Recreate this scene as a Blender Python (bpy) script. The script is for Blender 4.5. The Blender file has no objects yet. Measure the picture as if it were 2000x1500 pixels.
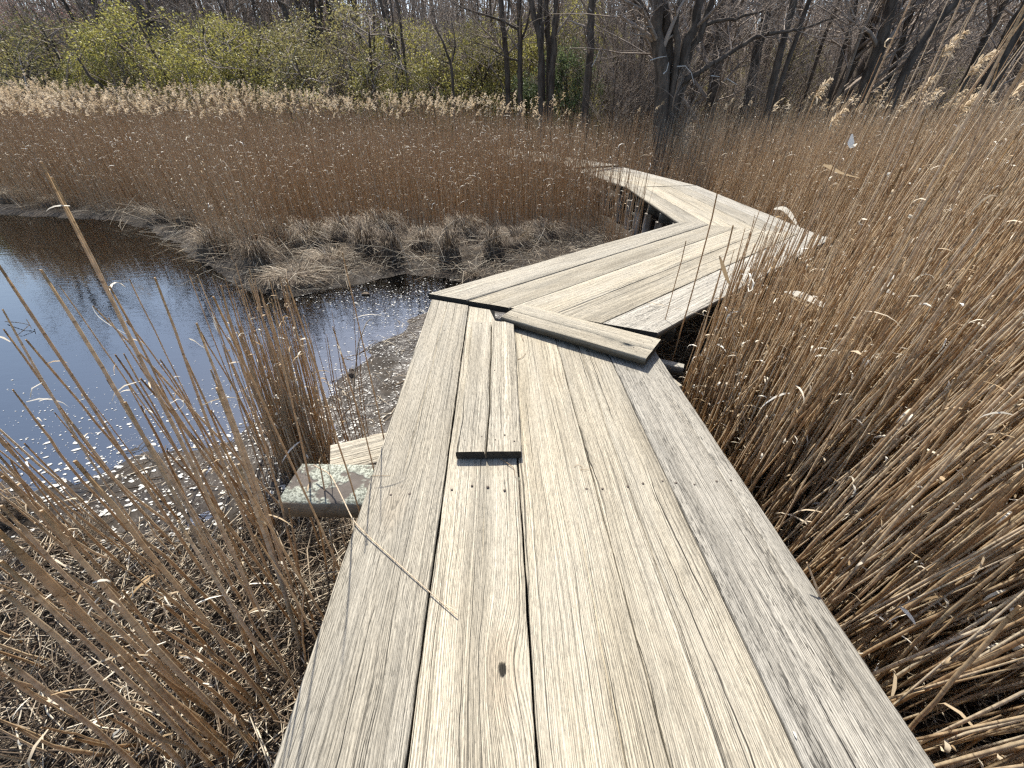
import bpy, bmesh, math, random
import numpy as np

rng = np.random.default_rng(11)
random.seed(11)
SC = bpy.context.scene
COL = SC.collection
R = math.radians

# ------------------------------------------------------------------ camera, sky, sun, exposure
EYE = 1.2
FPX = 751.0                       # focal length in photo pixels (2000 wide)
PITCH = math.atan((750 - 222) / FPX)
cam = bpy.data.cameras.new('camera')
camo = bpy.data.objects.new('camera', cam)
COL.objects.link(camo)
cam.sensor_width = 36.0
cam.lens = FPX / 2000 * 36.0
cam.clip_start = 0.02
cam.clip_end = 3000
camo.location = (0, 0, EYE)
camo.rotation_euler = (math.pi / 2 - PITCH, 0, 0)
SC.camera = camo

SUN_EL, SUN_AZ = R(56), R(-13)     # azimuth measured from +Y towards +X
world = bpy.data.worlds.new('World')
SC.world = world
world.use_nodes = True
wn = world.node_tree.nodes
sky = wn.new('ShaderNodeTexSky')
sky.sky_type = 'NISHITA'
sky.sun_disc = False
sky.sun_elevation = SUN_EL
sky.sun_rotation = SUN_AZ
sky.dust_density = 1.8
world.node_tree.links.new(sky.outputs[0], wn['Background'].inputs[0])
wn['Background'].inputs[1].default_value = 0.13
sun = bpy.data.lights.new('sun', 'SUN')
sun.energy = 5.0
sun.angle = R(0.5)
sun.color = (1.0, 0.955, 0.87)
suno = bpy.data.objects.new('sun', sun)
COL.objects.link(suno)
suno.location = (0, 0, 30)
suno.rotation_euler = (math.pi / 2 - SUN_EL, 0, math.pi - SUN_AZ)
SC.view_settings.view_transform = 'Standard'
SC.view_settings.look = 'None'
SC.view_settings.gamma = 1.0
SC.view_settings.exposure = 1.12
SC.cycles.use_denoising = False
SC.cycles.pixel_filter_type = 'BLACKMAN_HARRIS'
SC.cycles.filter_width = 1.35
SC.cycles.sample_clamp_indirect = 4.0

# ------------------------------------------------------------------ picture geometry -> world
_c, _s = math.cos(PITCH), math.sin(PITCH)
def ray(px, py):
    a, b = (px - 1000) / FPX, (py - 750) / FPX
    return np.array([a, _c - b * _s, -_s - b * _c])
def on(px, py, z):                 # the world point of a photo pixel at height z
    d = ray(px, py)
    t = (z - EYE) / d[2]
    return np.array([d[0] * t, d[1] * t, z])
def col_x(px, Y, z=0.8):           # the world x of a photo column at distance Y
    return (px - 1000) / FPX * (Y * _c - (z - EYE) * _s)
def row_z(py, Y):                  # the world height of a photo row at distance Y
    d = ray(1000, py)
    return EYE + d[2] / d[1] * Y
def project(P):
    P = np.asarray(P, float)
    zz = P[..., 2] - EYE
    fw = P[..., 1] * _c - zz * _s
    up = P[..., 1] * _s + zz * _c
    fw2 = np.where(fw < 0.05, 0.05, fw)
    return 1000 + FPX * P[..., 0] / fw2, 750 - FPX * up / fw2, fw

# ------------------------------------------------------------------ object helpers
def tag(o, label=None, cat=None, group=None, kind=None):
    if label: o['label'] = label
    if cat: o['category'] = cat
    if group: o['group'] = group
    if kind: o['kind'] = kind
    return o
def empty(name, loc=(0, 0, 0)):
    o = bpy.data.objects.new(name, None)
    o.empty_display_size = 0.1
    COL.objects.link(o)
    o.location = loc
    return o
def build(name, V, F, mat, parent=None, attrs=None, smooth=True, uv=None):
    """V (n,3); F list of int arrays (m,k); attrs {name: (n,)}; uv (n,2) per vertex"""
    V = np.asarray(V, np.float32)
    F = [np.asarray(f, np.int32) for f in (F if isinstance(F, list) else [F]) if len(f)]
    me = bpy.data.meshes.new(name)
    loops = np.concatenate([f.ravel() for f in F])
    tot = np.concatenate([np.full(len(f), f.shape[1], np.int32) for f in F])
    start = np.concatenate([[0], np.cumsum(tot)[:-1]]).astype(np.int32)
    me.vertices.add(len(V)); me.vertices.foreach_set('co', V.ravel())
    me.loops.add(len(loops)); me.loops.foreach_set('vertex_index', loops)
    me.polygons.add(len(tot)); me.polygons.foreach_set('loop_start', start)
    if attrs:
        for k, a in attrs.items():
            at = me.attributes.new(k, 'FLOAT', 'POINT')
            at.data.foreach_set('value', np.ascontiguousarray(a, np.float32))
    if uv is not None:
        ul = me.uv_layers.new(name='UVMap')
        ul.data.foreach_set('uv', np.ascontiguousarray(np.asarray(uv, np.float32)[loops]).ravel())
    me.update(calc_edges=True)
    if smooth:
        me.polygons.foreach_set('use_smooth', np.ones(len(tot), bool))
    me.materials.append(mat)
    o = bpy.data.objects.new(name, me)
    COL.objects.link(o)
    if parent is not None:
        o.parent = parent
    return o
def norm(v):
    return v / np.maximum(np.linalg.norm(v, axis=-1, keepdims=True), 1e-9)
def tubes(P, Rr, S=3):
    """P (N,K,3) polylines, Rr (N,K) radii -> verts, quads, item index, distance along"""
    N, K, _ = P.shape
    T = np.empty_like(P)
    T[:, 1:-1] = P[:, 2:] - P[:, :-2]; T[:, 0] = P[:, 1] - P[:, 0]; T[:, -1] = P[:, -1] - P[:, -2]
    T = norm(T)
    mean = norm(P[:, -1] - P[:, 0])
    ref = np.where(np.abs(mean[:, 2:3]) > 0.8, np.array([[1., 0.31, 0]]), np.array([[0, 0.1, 1.]]))
    U = norm(np.cross(T, ref[:, None, :])); W = np.cross(T, U)
    ph = np.arange(S) * 2 * np.pi / S
    V = P[:, :, None, :] + Rr[:, :, None, None] * (np.cos(ph)[None, None, :, None] * U[:, :, None, :] + np.sin(ph)[None, None, :, None] * W[:, :, None, :])
    n, k, s = np.meshgrid(np.arange(N), np.arange(K - 1), np.arange(S), indexing='ij')
    b = (n * K + k) * S
    s2 = (s + 1) % S
    F = np.stack([b + s, b + s2, b + S + s2, b + S + s], -1).reshape(-1, 4)
    seg = np.linalg.norm(np.diff(P, axis=1), axis=-1)
    al = np.concatenate([np.zeros((N, 1)), np.cumsum(seg, 1)], 1)
    idx = np.repeat(np.arange(N), K * S)
    return V.reshape(-1, 3), F, idx, np.repeat(al.ravel(), S)
def ribbons(P, Wd, side):
    """P (N,K,3), Wd (N,K), side (N,3) or (N,K,3)"""
    N, K, _ = P.shape
    if side.ndim == 2: side = np.repeat(side[:, None, :], K, 1)
    o = side * (Wd[:, :, None] / 2)
    V = np.stack([P - o, P + o], 2).reshape(-1, 3)
    n, k = np.meshgrid(np.arange(N), np.arange(K - 1), indexing='ij')
    b = (n * K + k) * 2
    F = np.stack([b, b + 1, b + 3, b + 2], -1).reshape(-1, 4)
    return V, F, np.repeat(np.arange(N), K * 2)
class Soup:
    """collects geometry pieces into one mesh"""
    def __init__(s): s.V = []; s.F = {}; s.A = {}; s.n = 0
    def add(s, V, F, **attrs):
        F = np.asarray(F) + s.n
        s.V.append(V); s.F.setdefault(F.shape[1], []).append(F); s.n += len(V)
        for k, a in attrs.items():
            s.A.setdefault(k, []).append(np.broadcast_to(np.asarray(a, float), (len(V),)))
    def make(s, name, mat, parent=None, smooth=True):
        return build(name, np.concatenate(s.V), [np.concatenate(f) for f in s.F.values()], mat, parent, {k: np.concatenate(a) for k, a in s.A.items()}, smooth)

# ------------------------------------------------------------------ material helpers
class X:
    """a socket with arithmetic"""
    def __init__(s, m, k): s.m = m; s.k = k
    def _b(s, op, o, o2=None, clamp=False):
        n = s.m.n.new('ShaderNodeMath'); n.operation = op; n.use_clamp = clamp
        for i, v in enumerate((s, o, o2)):
            if v is None: continue
            if isinstance(v, X): s.m.l.new(v.k, n.inputs[i])
            else: n.inputs[i].default_value = v
        return X(s.m, n.outputs[0])
    def __add__(s, o): return s._b('ADD', o)
    __radd__ = __add__
    def __sub__(s, o): return s._b('SUBTRACT', o)
    def __rsub__(s, o): return (s * -1.0) + o
    def __mul__(s, o): return s._b('MULTIPLY', o)
    __rmul__ = __mul__
    def __truediv__(s, o): return s._b('DIVIDE', o)
    def f(s, op, o=None, o2=None): return s._b(op, o, o2)
    def ramp(s, a, b, lo=0.0, hi=1.0):
        n = s.m.n.new('ShaderNodeMapRange'); n.interpolation_type = 'SMOOTHSTEP'
        s.m.l.new(s.k, n.inputs[0])
        for i, v in zip((1, 2, 3, 4), (a, b, lo, hi)): n.inputs[i].default_value = v
        return X(s.m, n.outputs[0])
class Mat:
    def __init__(s, name, rough=0.8, spec=0.3):
        s.mat = bpy.data.materials.new(name); s.mat.use_nodes = True
        s.n, s.l = s.mat.node_tree.nodes, s.mat.node_tree.links
        s.p = s.n['Principled BSDF']; s.out = s.n['Material Output']
        s.p.inputs['Roughness'].default_value = rough
        s.p.inputs['Specular IOR Level'].default_value = spec
    def attr(s, name):
        n = s.n.new('ShaderNodeAttribute'); n.attribute_name = name
        return X(s, n.outputs['Fac'])
    def uv(s):
        n = s.n.new('ShaderNodeUVMap'); q = s.n.new('ShaderNodeSeparateXYZ')
        s.l.new(n.outputs[0], q.inputs[0])
        return X(s, q.outputs[0]), X(s, q.outputs[1])
    def pos(s, kind='Object'):
        n = s.n.new('ShaderNodeTexCoord'); return n.outputs[kind]
    def vec(s, x, y, z=0.0):
        n = s.n.new('ShaderNodeCombineXYZ')
        for i, v in enumerate((x, y, z)):
            if isinstance(v, X): s.l.new(v.k, n.inputs[i])
            else: n.inputs[i].default_value = v
        return n.outputs[0]
    def noise(s, vec, scale=1.0, detail=2.0, rough=0.5):
        n = s.n.new('ShaderNodeTexNoise')
        n.inputs['Scale'].default_value = scale; n.inputs['Detail'].default_value = detail; n.inputs['Roughness'].default_value = rough
        s.l.new(vec, n.inputs['Vector'])
        return X(s, n.outputs[0])
    def mix(s, fac, a, b, mode='MIX'):
        n = s.n.new('ShaderNodeMix'); n.data_type = 'RGBA'; n.blend_type = mode
        for i, v in ((0, fac), (6, a), (7, b)):
            if isinstance(v, X): s.l.new(v.k, n.inputs[i])
            elif isinstance(v, tuple): n.inputs[i].default_value = (*v, 1.0)
            elif isinstance(v, (int, float)): n.inputs[i].default_value = v
            else: s.l.new(v, n.inputs[i])
        return n.outputs[2]
    def ramp(s, x, stops):
        n = s.n.new('ShaderNodeValToRGB'); e = n.color_ramp.elements
        while len(e) < len(stops): e.new(0.5)
        for q, (p, c) in zip(e, stops): q.position = p; q.color = (*c, 1)
        s.l.new(x.k, n.inputs[0]); return n.outputs[0]
    def grey(s, x):
        n = s.n.new('ShaderNodeCombineColor')
        for i in range(3): s.l.new(x.k, n.inputs[i])
        return n.outputs[0]
    def color(s, c): s.l.new(c, s.p.inputs['Base Color'])
    def rough(s, x): s.l.new(x.k, s.p.inputs['Roughness'])
    def bump(s, h, dist=0.002, strength=1.0):
        n = s.n.new('ShaderNodeBump'); n.inputs['Distance'].default_value = dist; n.inputs['Strength'].default_value = strength
        s.l.new(h.k, n.inputs['Height']); s.l.new(n.outputs[0], s.p.inputs['Normal']); return n.outputs[0]
    def translucent(s, fac, col):
        t = s.n.new('ShaderNodeBsdfTranslucent'); mx = s.n.new('ShaderNodeMixShader')
        s.l.new(col, t.inputs[0]); mx.inputs[0].default_value = fac
        s.l.new(s.p.outputs[0], mx.inputs[1]); s.l.new(t.outputs[0], mx.inputs[2]); s.l.new(mx.outputs[0], s.out.inputs[0])

def wood_material():
    m = Mat('weathered_wood', 0.88, 0.2)
    u, v = m.uv(); sd = m.attr('seed'); gy = m.attr('grey'); kx = m.attr('knot_u'); ky = m.attr('knot_v'); ks = m.attr('knot_s'); cut_face_shade = m.attr('cut')
    warp = m.noise(m.vec(u * 1.1 + sd * 13.7, v * 3.0, sd * 7.1), 1.0, 3.0, 0.55) - 0.5
    warp2 = m.noise(m.vec(u * 6.0 + sd * 3.7, v * 22.0, sd * 2.3), 1.0, 2.0) - 0.5
    pith = m.noise(m.vec(u * 0.5 + sd * 5.0, sd * 3.0, 1.3), 1.0, 1.0) - 0.47
    du, dv = (u - kx) * 0.45, v - ky
    dk2 = du * du + dv * dv
    push = ((dk2 * -260.0).f('EXPONENT')) * 0.040 * (ks * 0.8 + 0.2)
    d = v - (sd.f('FRACT') * 0.16 + 0.07)
    q = pith * 0.20
    r = (d * d + q * q + 0.0001).f('SQRT') + warp * 0.03 + warp2 * 0.0035 + push
    w1 = (r * 1080.0 + (r * 170.0).f('SINE') * 2.2).f('SINE') * 0.5 + 0.5
    line = w1.ramp(0.52, 0.98)                       # narrow dark late-wood lines
    w2 = (r * 330.0 + 1.0).f('SINE') * 0.5 + 0.5
    vw = v + warp * 0.03 + push * 0.6
    fibre = m.noise(m.vec(u * 9.0 + sd, vw * 520.0, sd * 9.0), 1.0, 2.0, 0.6)
    dash = m.noise(m.vec(u * 26.0 + sd, vw * 260.0, sd * 3.0), 1.0, 2.5, 0.65)
    streak = m.noise(m.vec(u * 0.8 + sd * 2.0, vw * 42.0, sd * 4.0), 1.0, 4.0, 0.65)
    broad = m.noise(m.vec(u * 1.6 + sd * 6.0, v * 7.0, sd * 3.0), 1.0, 3.0, 0.6)
    def cracks(freq, wid, ulen, lo, hi, ph):
        k = vw * freq + warp * 0.9 + warp2 * 0.35 + ph
        cell = k.f('FLOOR'); f = (k - cell - 0.5).f('ABSOLUTE')
        msk = m.noise(m.vec(u * ulen + cell * 17.31 + sd * 5.0, cell * 3.7, sd), 1.0, 1.0).ramp(lo, hi)
        return (f - msk * wid).ramp(-0.02, 0.012, 1.0, 0.0) * msk.ramp(0.0, 0.15)
    c1 = cracks(17.0, 0.030, 0.9, 0.53, 0.70, 0.3)
    c2 = cracks(61.0, 0.085, 2.0, 0.46, 0.66, 0.7)
    c3 = cracks(37.0, 0.050, 1.3, 0.50, 0.68, 0.1)
    mould = m.noise(m.vec(u * 2.6 + sd * 5.0, v * 17.0, sd * 8.0), 1.0, 4.0, 0.7).ramp(0.42, 0.66) * gy
    speck = dash.ramp(0.52, 0.62)
    core = (du * du * 2.2 + dv * dv + warp2 * 0.00030 + (dash - 0.5) * 0.00045).ramp(0.00002, 0.00013, 1.0, 0.0) * ks
    halo = dk2.ramp(0.0001, 0.0040, 1.0, 0.0) * (ks * 0.7 + 0.15)
    base = m.mix(streak.ramp(0.30, 0.70), (0.280, 0.243, 0.178), (0.388, 0.340, 0.252))
    base = m.mix(broad.ramp(0.35, 0.70) * 0.7, base, (0.32, 0.29, 0.23))
    base = m.mix(gy * 0.7, base, m.mix(streak, (0.21, 0.20, 0.18), (0.335, 0.322, 0.29)))
    base = m.mix(1.0, base, m.grey(((sd * 7.31).f('FRACT') * 0.28 + 0.86) * m.noise(m.vec(u * 0.7 + sd * 9.0, v * 5.0, sd), 1.0, 3.0, 0.6).ramp(0.34, 0.52, 0.80, 1.03)), 'MULTIPLY')
    base = m.mix(halo * 0.6, base, (0.25, 0.20, 0.14))
    fine = m.noise(m.vec(u * 70.0 + sd, v * 520.0, sd * 5.0), 1.0, 2.0, 0.7)
    k = line * dash.ramp(0.25, 0.6, 0.08, 0.44) * broad.ramp(0.3, 0.65, 1.0, 0.45) * -1.0 + 1.20
    k = k - fine.ramp(0.35, 0.75) * 0.30
    k = k - fibre.ramp(0.4, 0.8) * 0.24 - w2 * 0.06
    k = k * (1.0 - c1 * 0.85) * (1.0 - c2 * 0.42) * (1.0 - c3 * 0.6) * (1.0 - speck * (mould * 0.70 + 0.13)) * (1.0 - core * 0.93)
    k = k * (1.0 - cut_face_shade * 0.85)  # side and end faces darker: weathered end grain plus shade painted into the colour
    m.color(m.mix(1.0, base, m.grey(k.f('MAXIMUM', 0.03)), 'MULTIPLY'))
    h = line * -0.9 + fibre * -0.6 - c1 * 2.5 - c2 * 1.0 - c3 * 1.6 - core * 3.0 - speck * 0.5
    m.bump(h, 0.0020, 0.9)
    return m.mat
def reed_material():
    m = Mat('dry_reed', 0.55, 0.35)
    t = m.attr('tone'); al = m.attr('along')
    col = m.ramp(t, [(0.0, (0.115, 0.068, 0.035)), (0.3, (0.245, 0.162, 0.089)), (0.6, (0.362, 0.262, 0.155)), (0.85, (0.42, 0.34, 0.24)), (1.0, (0.50, 0.43, 0.32))])
    sheath = m.noise(m.vec(al * 5.0, t * 91.0, 0.0), 1.0, 1.0)
    col = m.mix(sheath.ramp(0.45, 0.6, 0.0, 0.65), col, m.ramp(t, [(0.0, (0.26, 0.185, 0.10)), (1.0, (0.50, 0.415, 0.28))]))
    ring = ((al / 0.145 + t * 37.0).f('FRACT') - 0.5).f('ABSOLUTE').ramp(0.008, 0.022, 0.5, 1.0)
    spots = m.noise(m.vec(al * 60.0, t * 300.0, 0.0), 1.0, 2.0).ramp(0.3, 0.7, 0.92, 1.42)
    c = m.mix(1.0, col, m.grey(ring * spots), 'MULTIPLY')
    m.color(c); m.translucent(0.42, m.mix(0.6, c, (0.57, 0.375, 0.20)))
    return m.mat
def leaf_material(name, stops, fac=0.35, rough=0.6):
    m = Mat(name, rough, 0.25)
    c = m.ramp(m.attr('tone'), stops)
    m.color(c); m.translucent(fac, c)
    return m.mat
def bark_material(name, a, b, scale=9.0):
    m = Mat(name, 0.9, 0.15)
    p = m.pos('Object')
    mp = m.n.new('ShaderNodeMapping'); mp.inputs['Scale'].default_value = (1, 1, 0.25); m.l.new(p, mp.inputs[0])
    n = m.noise(mp.outputs[0], scale, 4.0, 0.65)
    m.color(m.mix(n.ramp(0.32, 0.68), a, b)); m.bump(n, 0.02, 0.7)
    return m.mat
M = {}
M['wood'] = wood_material()
M['reed'] = reed_material()
M['reed_leaf'] = leaf_material('dry_reed_leaf', [(0.0, (0.30, 0.20, 0.10)), (0.35, (0.42, 0.32, 0.20)), (0.7, (0.62, 0.56, 0.45)), (1.0, (0.74, 0.71, 0.63))], 0.35)
M['plume'] = leaf_material('reed_plume', [(0.0, (0.34, 0.25, 0.15)), (0.5, (0.52, 0.41, 0.27)), (1.0, (0.66, 0.56, 0.42))], 0.4, 0.9)
M['straw'] = leaf_material('dead_straw', [(0.0, (0.035, 0.026, 0.018)), (0.35, (0.12, 0.085, 0.055)), (0.65, (0.26, 0.205, 0.14)), (1.0, (0.50, 0.44, 0.34))], 0.1, 0.75)
M['willow_leaf'] = leaf_material('young_willow_leaf', [(0.0, (0.15, 0.135, 0.042)), (0.5, (0.255, 0.235, 0.064)), (1.0, (0.37, 0.345, 0.088))], 0.4)
M['olive_leaf'] = leaf_material('budding_leaf', [(0.0, (0.15, 0.13, 0.06)), (0.5, (0.21, 0.19, 0.075)), (1.0, (0.29, 0.26, 0.10))], 0.4)
M['needle'] = leaf_material('evergreen_needle', [(0.0, (0.065, 0.09, 0.04)), (1.0, (0.165, 0.205, 0.085))], 0.3)
M['red_bud'] = leaf_material('red_maple_bud', [(0.0, (0.17, 0.085, 0.07)), (1.0, (0.30, 0.13, 0.105))], 0.3)
M['bark'] = bark_material('grey_bark', (0.048, 0.037, 0.028), (0.115, 0.092, 0.072))
M['twig'] = bark_material('twig_bark', (0.18, 0.142, 0.112), (0.315, 0.262, 0.215), 3.0)
M['dead_bark'] = bark_material('bleached_branch', (0.32, 0.30, 0.27), (0.50, 0.48, 0.44))
M['pile'] = bark_material('bleached_pile', (0.13, 0.11, 0.09), (0.46, 0.43, 0.39), 14.0)

def mud_material():
    m = Mat('mud', 0.55, 0.14)
    p = m.pos('Object')
    a = m.noise(p, 1.3, 5.0, 0.65); b = m.noise(p, 26.0, 3.0, 0.6); c = m.noise(p, 5.5, 4.0, 0.6)
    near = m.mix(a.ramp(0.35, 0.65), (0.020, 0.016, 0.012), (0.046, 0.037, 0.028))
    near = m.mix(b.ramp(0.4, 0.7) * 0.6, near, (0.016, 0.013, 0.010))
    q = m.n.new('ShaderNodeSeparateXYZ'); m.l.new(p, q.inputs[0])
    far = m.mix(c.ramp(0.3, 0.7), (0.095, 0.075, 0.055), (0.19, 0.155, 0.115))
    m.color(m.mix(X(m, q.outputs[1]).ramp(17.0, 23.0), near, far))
    wet = X(m, q.outputs[2]).ramp(-0.722, -0.700, 1.0, 0.0) * X(m, q.outputs[1]).ramp(4.0, 4.5, 1.0, 0.0)
    m.rough(c.ramp(0.35, 0.65, 0.72, 0.95) * (1.0 - wet * 0.62)); m.bump(c + b * 0.4, 0.03, 0.8)
    return m.mat
def water_material():
    m = Mat('pond_water'); m.n.remove(m.p)
    p = m.pos('Object')
    mp = m.n.new('ShaderNodeMapping'); mp.inputs['Scale'].default_value = (1.0, 2.2, 1.0); m.l.new(p, mp.inputs[0])
    w = m.noise(mp.outputs[0], 5.0, 3.0, 0.55)
    w2 = m.noise(mp.outputs[0], 0.9, 1.0)
    bn = m.n.new('ShaderNodeBump'); bn.inputs['Distance'].default_value = 0.012; bn.inputs['Strength'].default_value = 0.12
    m.l.new((w + w2 * 0.8).k, bn.inputs['Height'])
    fr = m.n.new('ShaderNodeFresnel'); fr.inputs[0].default_value = 2.9; m.l.new(bn.outputs[0], fr.inputs[1])
    g = m.n.new('ShaderNodeBsdfGlossy'); g.inputs['Roughness'].default_value = 0.03; m.l.new(bn.outputs[0], g.inputs['Normal'])
    t = m.n.new('ShaderNodeBsdfTransparent'); t.inputs[0].default_value = (0.78, 0.74, 0.60, 1)
    mx = m.n.new('ShaderNodeMixShader'); m.l.new(fr.outputs[0], mx.inputs[0]); m.l.new(t.outputs[0], mx.inputs[1]); m.l.new(g.outputs[0], mx.inputs[2])
    m.l.new(mx.outputs[0], m.out.inputs[0])
    return m.mat
def plain(name, c, rough=0.7, spec=0.3):
    m = Mat(name, rough, spec)
    n = m.noise(m.pos('Object'), 60.0, 3.0)
    m.color(m.mix(n, tuple(x * 0.75 for x in c), tuple(min(1, x * 1.2) for x in c)))
    return m.mat
M['mud'] = mud_material(); M['water'] = water_material()
M['foam'] = plain('foam', (0.37, 0.36, 0.33), 0.6)
M['nail'] = plain('rusty_nail', (0.06, 0.045, 0.035), 0.5)
def lichen_material():
    m = Mat('lichen_beam', 0.95, 0.1)
    p = m.pos('Object')
    a = m.noise(p, 5.5, 4.0, 0.6); b = m.noise(p, 120.0, 3.0, 0.7); c = m.noise(p, 30.0, 3.0)
    q = m.n.new('ShaderNodeNewGeometry'); z = m.n.new('ShaderNodeSeparateXYZ'); m.l.new(q.outputs['Normal'], z.inputs[0])
    top = X(m, z.outputs[2]).ramp(0.4, 0.7)
    rawwood = m.mix(c, (0.15, 0.11, 0.075), (0.27, 0.21, 0.145))
    bare = m.mix(c, (0.060, 0.052, 0.045), (0.115, 0.10, 0.087))
    lich = m.mix(b.ramp(0.4, 0.6), (0.095, 0.098, 0.080), (0.27, 0.280, 0.235))
    m.color(m.mix(top, rawwood, m.mix(a.ramp(0.43, 0.47), bare, lich)))
    m.bump(a.ramp(0.42, 0.48) + b * 0.5, 0.006, 0.8)
    return m.mat
M['lichen'] = lichen_material()

# ------------------------------------------------------------------ smooth noise for shapes
def vnoise(x, seed=0.0):
    x = np.asarray(x, float)
    return (np.sin(x * 1.0 + seed * 12.9) + 0.6 * np.sin(x * 2.3 + seed * 7.7 + 1.3) + 0.4 * np.sin(x * 5.1 + seed * 3.1 + 0.7)) / 2.0

# ------------------------------------------------------------------ ground and water
WATER_Z = -0.735
POND = np.array([(-30, 15.5), (-17, 12.2), (-11.6, 9.6), (-9.1, 9.2), (-7.4, 8.3), (-6.4, 7.5), (-5.4, 6.5), (-4.3, 5.6), (-3.6, 5.0), (-2.9, 4.75), (-2.2, 5.15), (-1.6, 5.7),
                 (-0.8, 5.3), (0.2, 4.9), (0.7, 4.2), (0.55, 3.2), (0.1, 2.2), (-0.60, 1.65), (-1.15, 1.38), (-1.7, 1.18), (-2.4, 0.95), (-3.3, 0.62), (-6, 0.0), (-14, -1.5), (-30, -4)], float)
FLAT = POND.copy()                 # mud flat and water together, kept clear of litter
POND = np.concatenate([POND[:15], [(0.4, 4.6), (-0.5, 4.6), (-1.2, 4.0), (-1.5, 3.2), (-1.7, 2.5), (-2.0, 2.1), (-2.6, 1.9), (-3.3, 1.55), (-6, 0.9), (-14, -1.5), (-30, -4)]])
def flat_dist(x, y): return pond_dist(x, y, FLAT)
def pond_dist(x, y, poly=None):    # signed distance to the pond edge, positive inside
    poly = POND if poly is None else poly
    x = np.asarray(x, float); y = np.asarray(y, float)
    d = np.full(x.shape, 1e9); ins = np.zeros(x.shape, bool)
    for (ax, ay), (bx, by) in zip(poly, np.roll(poly, -1, 0)):
        ex, ey = bx - ax, by - ay
        t = np.clip(((x - ax) * ex + (y - ay) * ey) / (ex * ex + ey * ey), 0, 1)
        d = np.minimum(d, np.hypot(x - ax - t * ex, y - ay - t * ey))
        c = ((ay > y) != (by > y)) & (x < (bx - ax) * (y - ay) / (by - ay + 1e-12) + ax)
        ins ^= c
    return np.where(ins, d, -d)
def ground_z(x, y):
    x = np.asarray(x, float); y = np.asarray(y, float)
    d = pond_dist(x, y) + 0.10 * vnoise(x * 3.1 + y * 1.7, 1) + 0.07 * vnoise(y * 6.3 - x * 4.1, 2)
    fl = np.clip(flat_dist(x, y) / 0.35 + 0.5, 0, 1)
    z = -0.69 - 0.028 * fl - 0.40 * np.clip(d / 2.4 + 0.06, 0, 1) + 0.018 * vnoise(x * 7 + y * 3, 3) + 0.014 * vnoise(y * 13 - x * 9, 4)
    return z + 5.5 * np.clip((y - 36) / 55, 0, 1) ** 1.3 + 0.25 * np.clip((y - 16) / 10, 0, 1) * vnoise(x * 0.3 + y * 0.2, 5)
gx = np.unique(np.concatenate([np.linspace(-1500, -60, 12), np.linspace(-60, -14, 40), np.arange(-14, 9, 0.11), np.linspace(9, 60, 40), np.linspace(60, 1500, 12)]))
gy = np.unique(np.concatenate([np.linspace(-900, -3, 10), np.arange(-3, 13, 0.11), np.linspace(13, 100, 60), np.linspace(100, 1800, 14)]))
GX, GY = np.meshgrid(gx, gy)
V = np.stack([GX, GY, ground_z(GX, GY)], -1).reshape(-1, 3)
ii, jj = np.meshgrid(np.arange(len(gy) - 1), np.arange(len(gx) - 1), indexing='ij')
b = ii * len(gx) + jj
F = np.stack([b, b + 1, b + len(gx) + 1, b + len(gx)], -1).reshape(-1, 4)
ground = tag(build('ground', V, F, M['mud']), kind='structure')
wx = np.array([-40.0, 3.5]); V = np.array([(-40, -6, WATER_Z), (1.6, -6, WATER_Z), (1.6, 17, WATER_Z), (-40, 17, WATER_Z)])
water = tag(build('water', V, np.array([[0, 1, 2, 3]]), M['water']), kind='structure')

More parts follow.
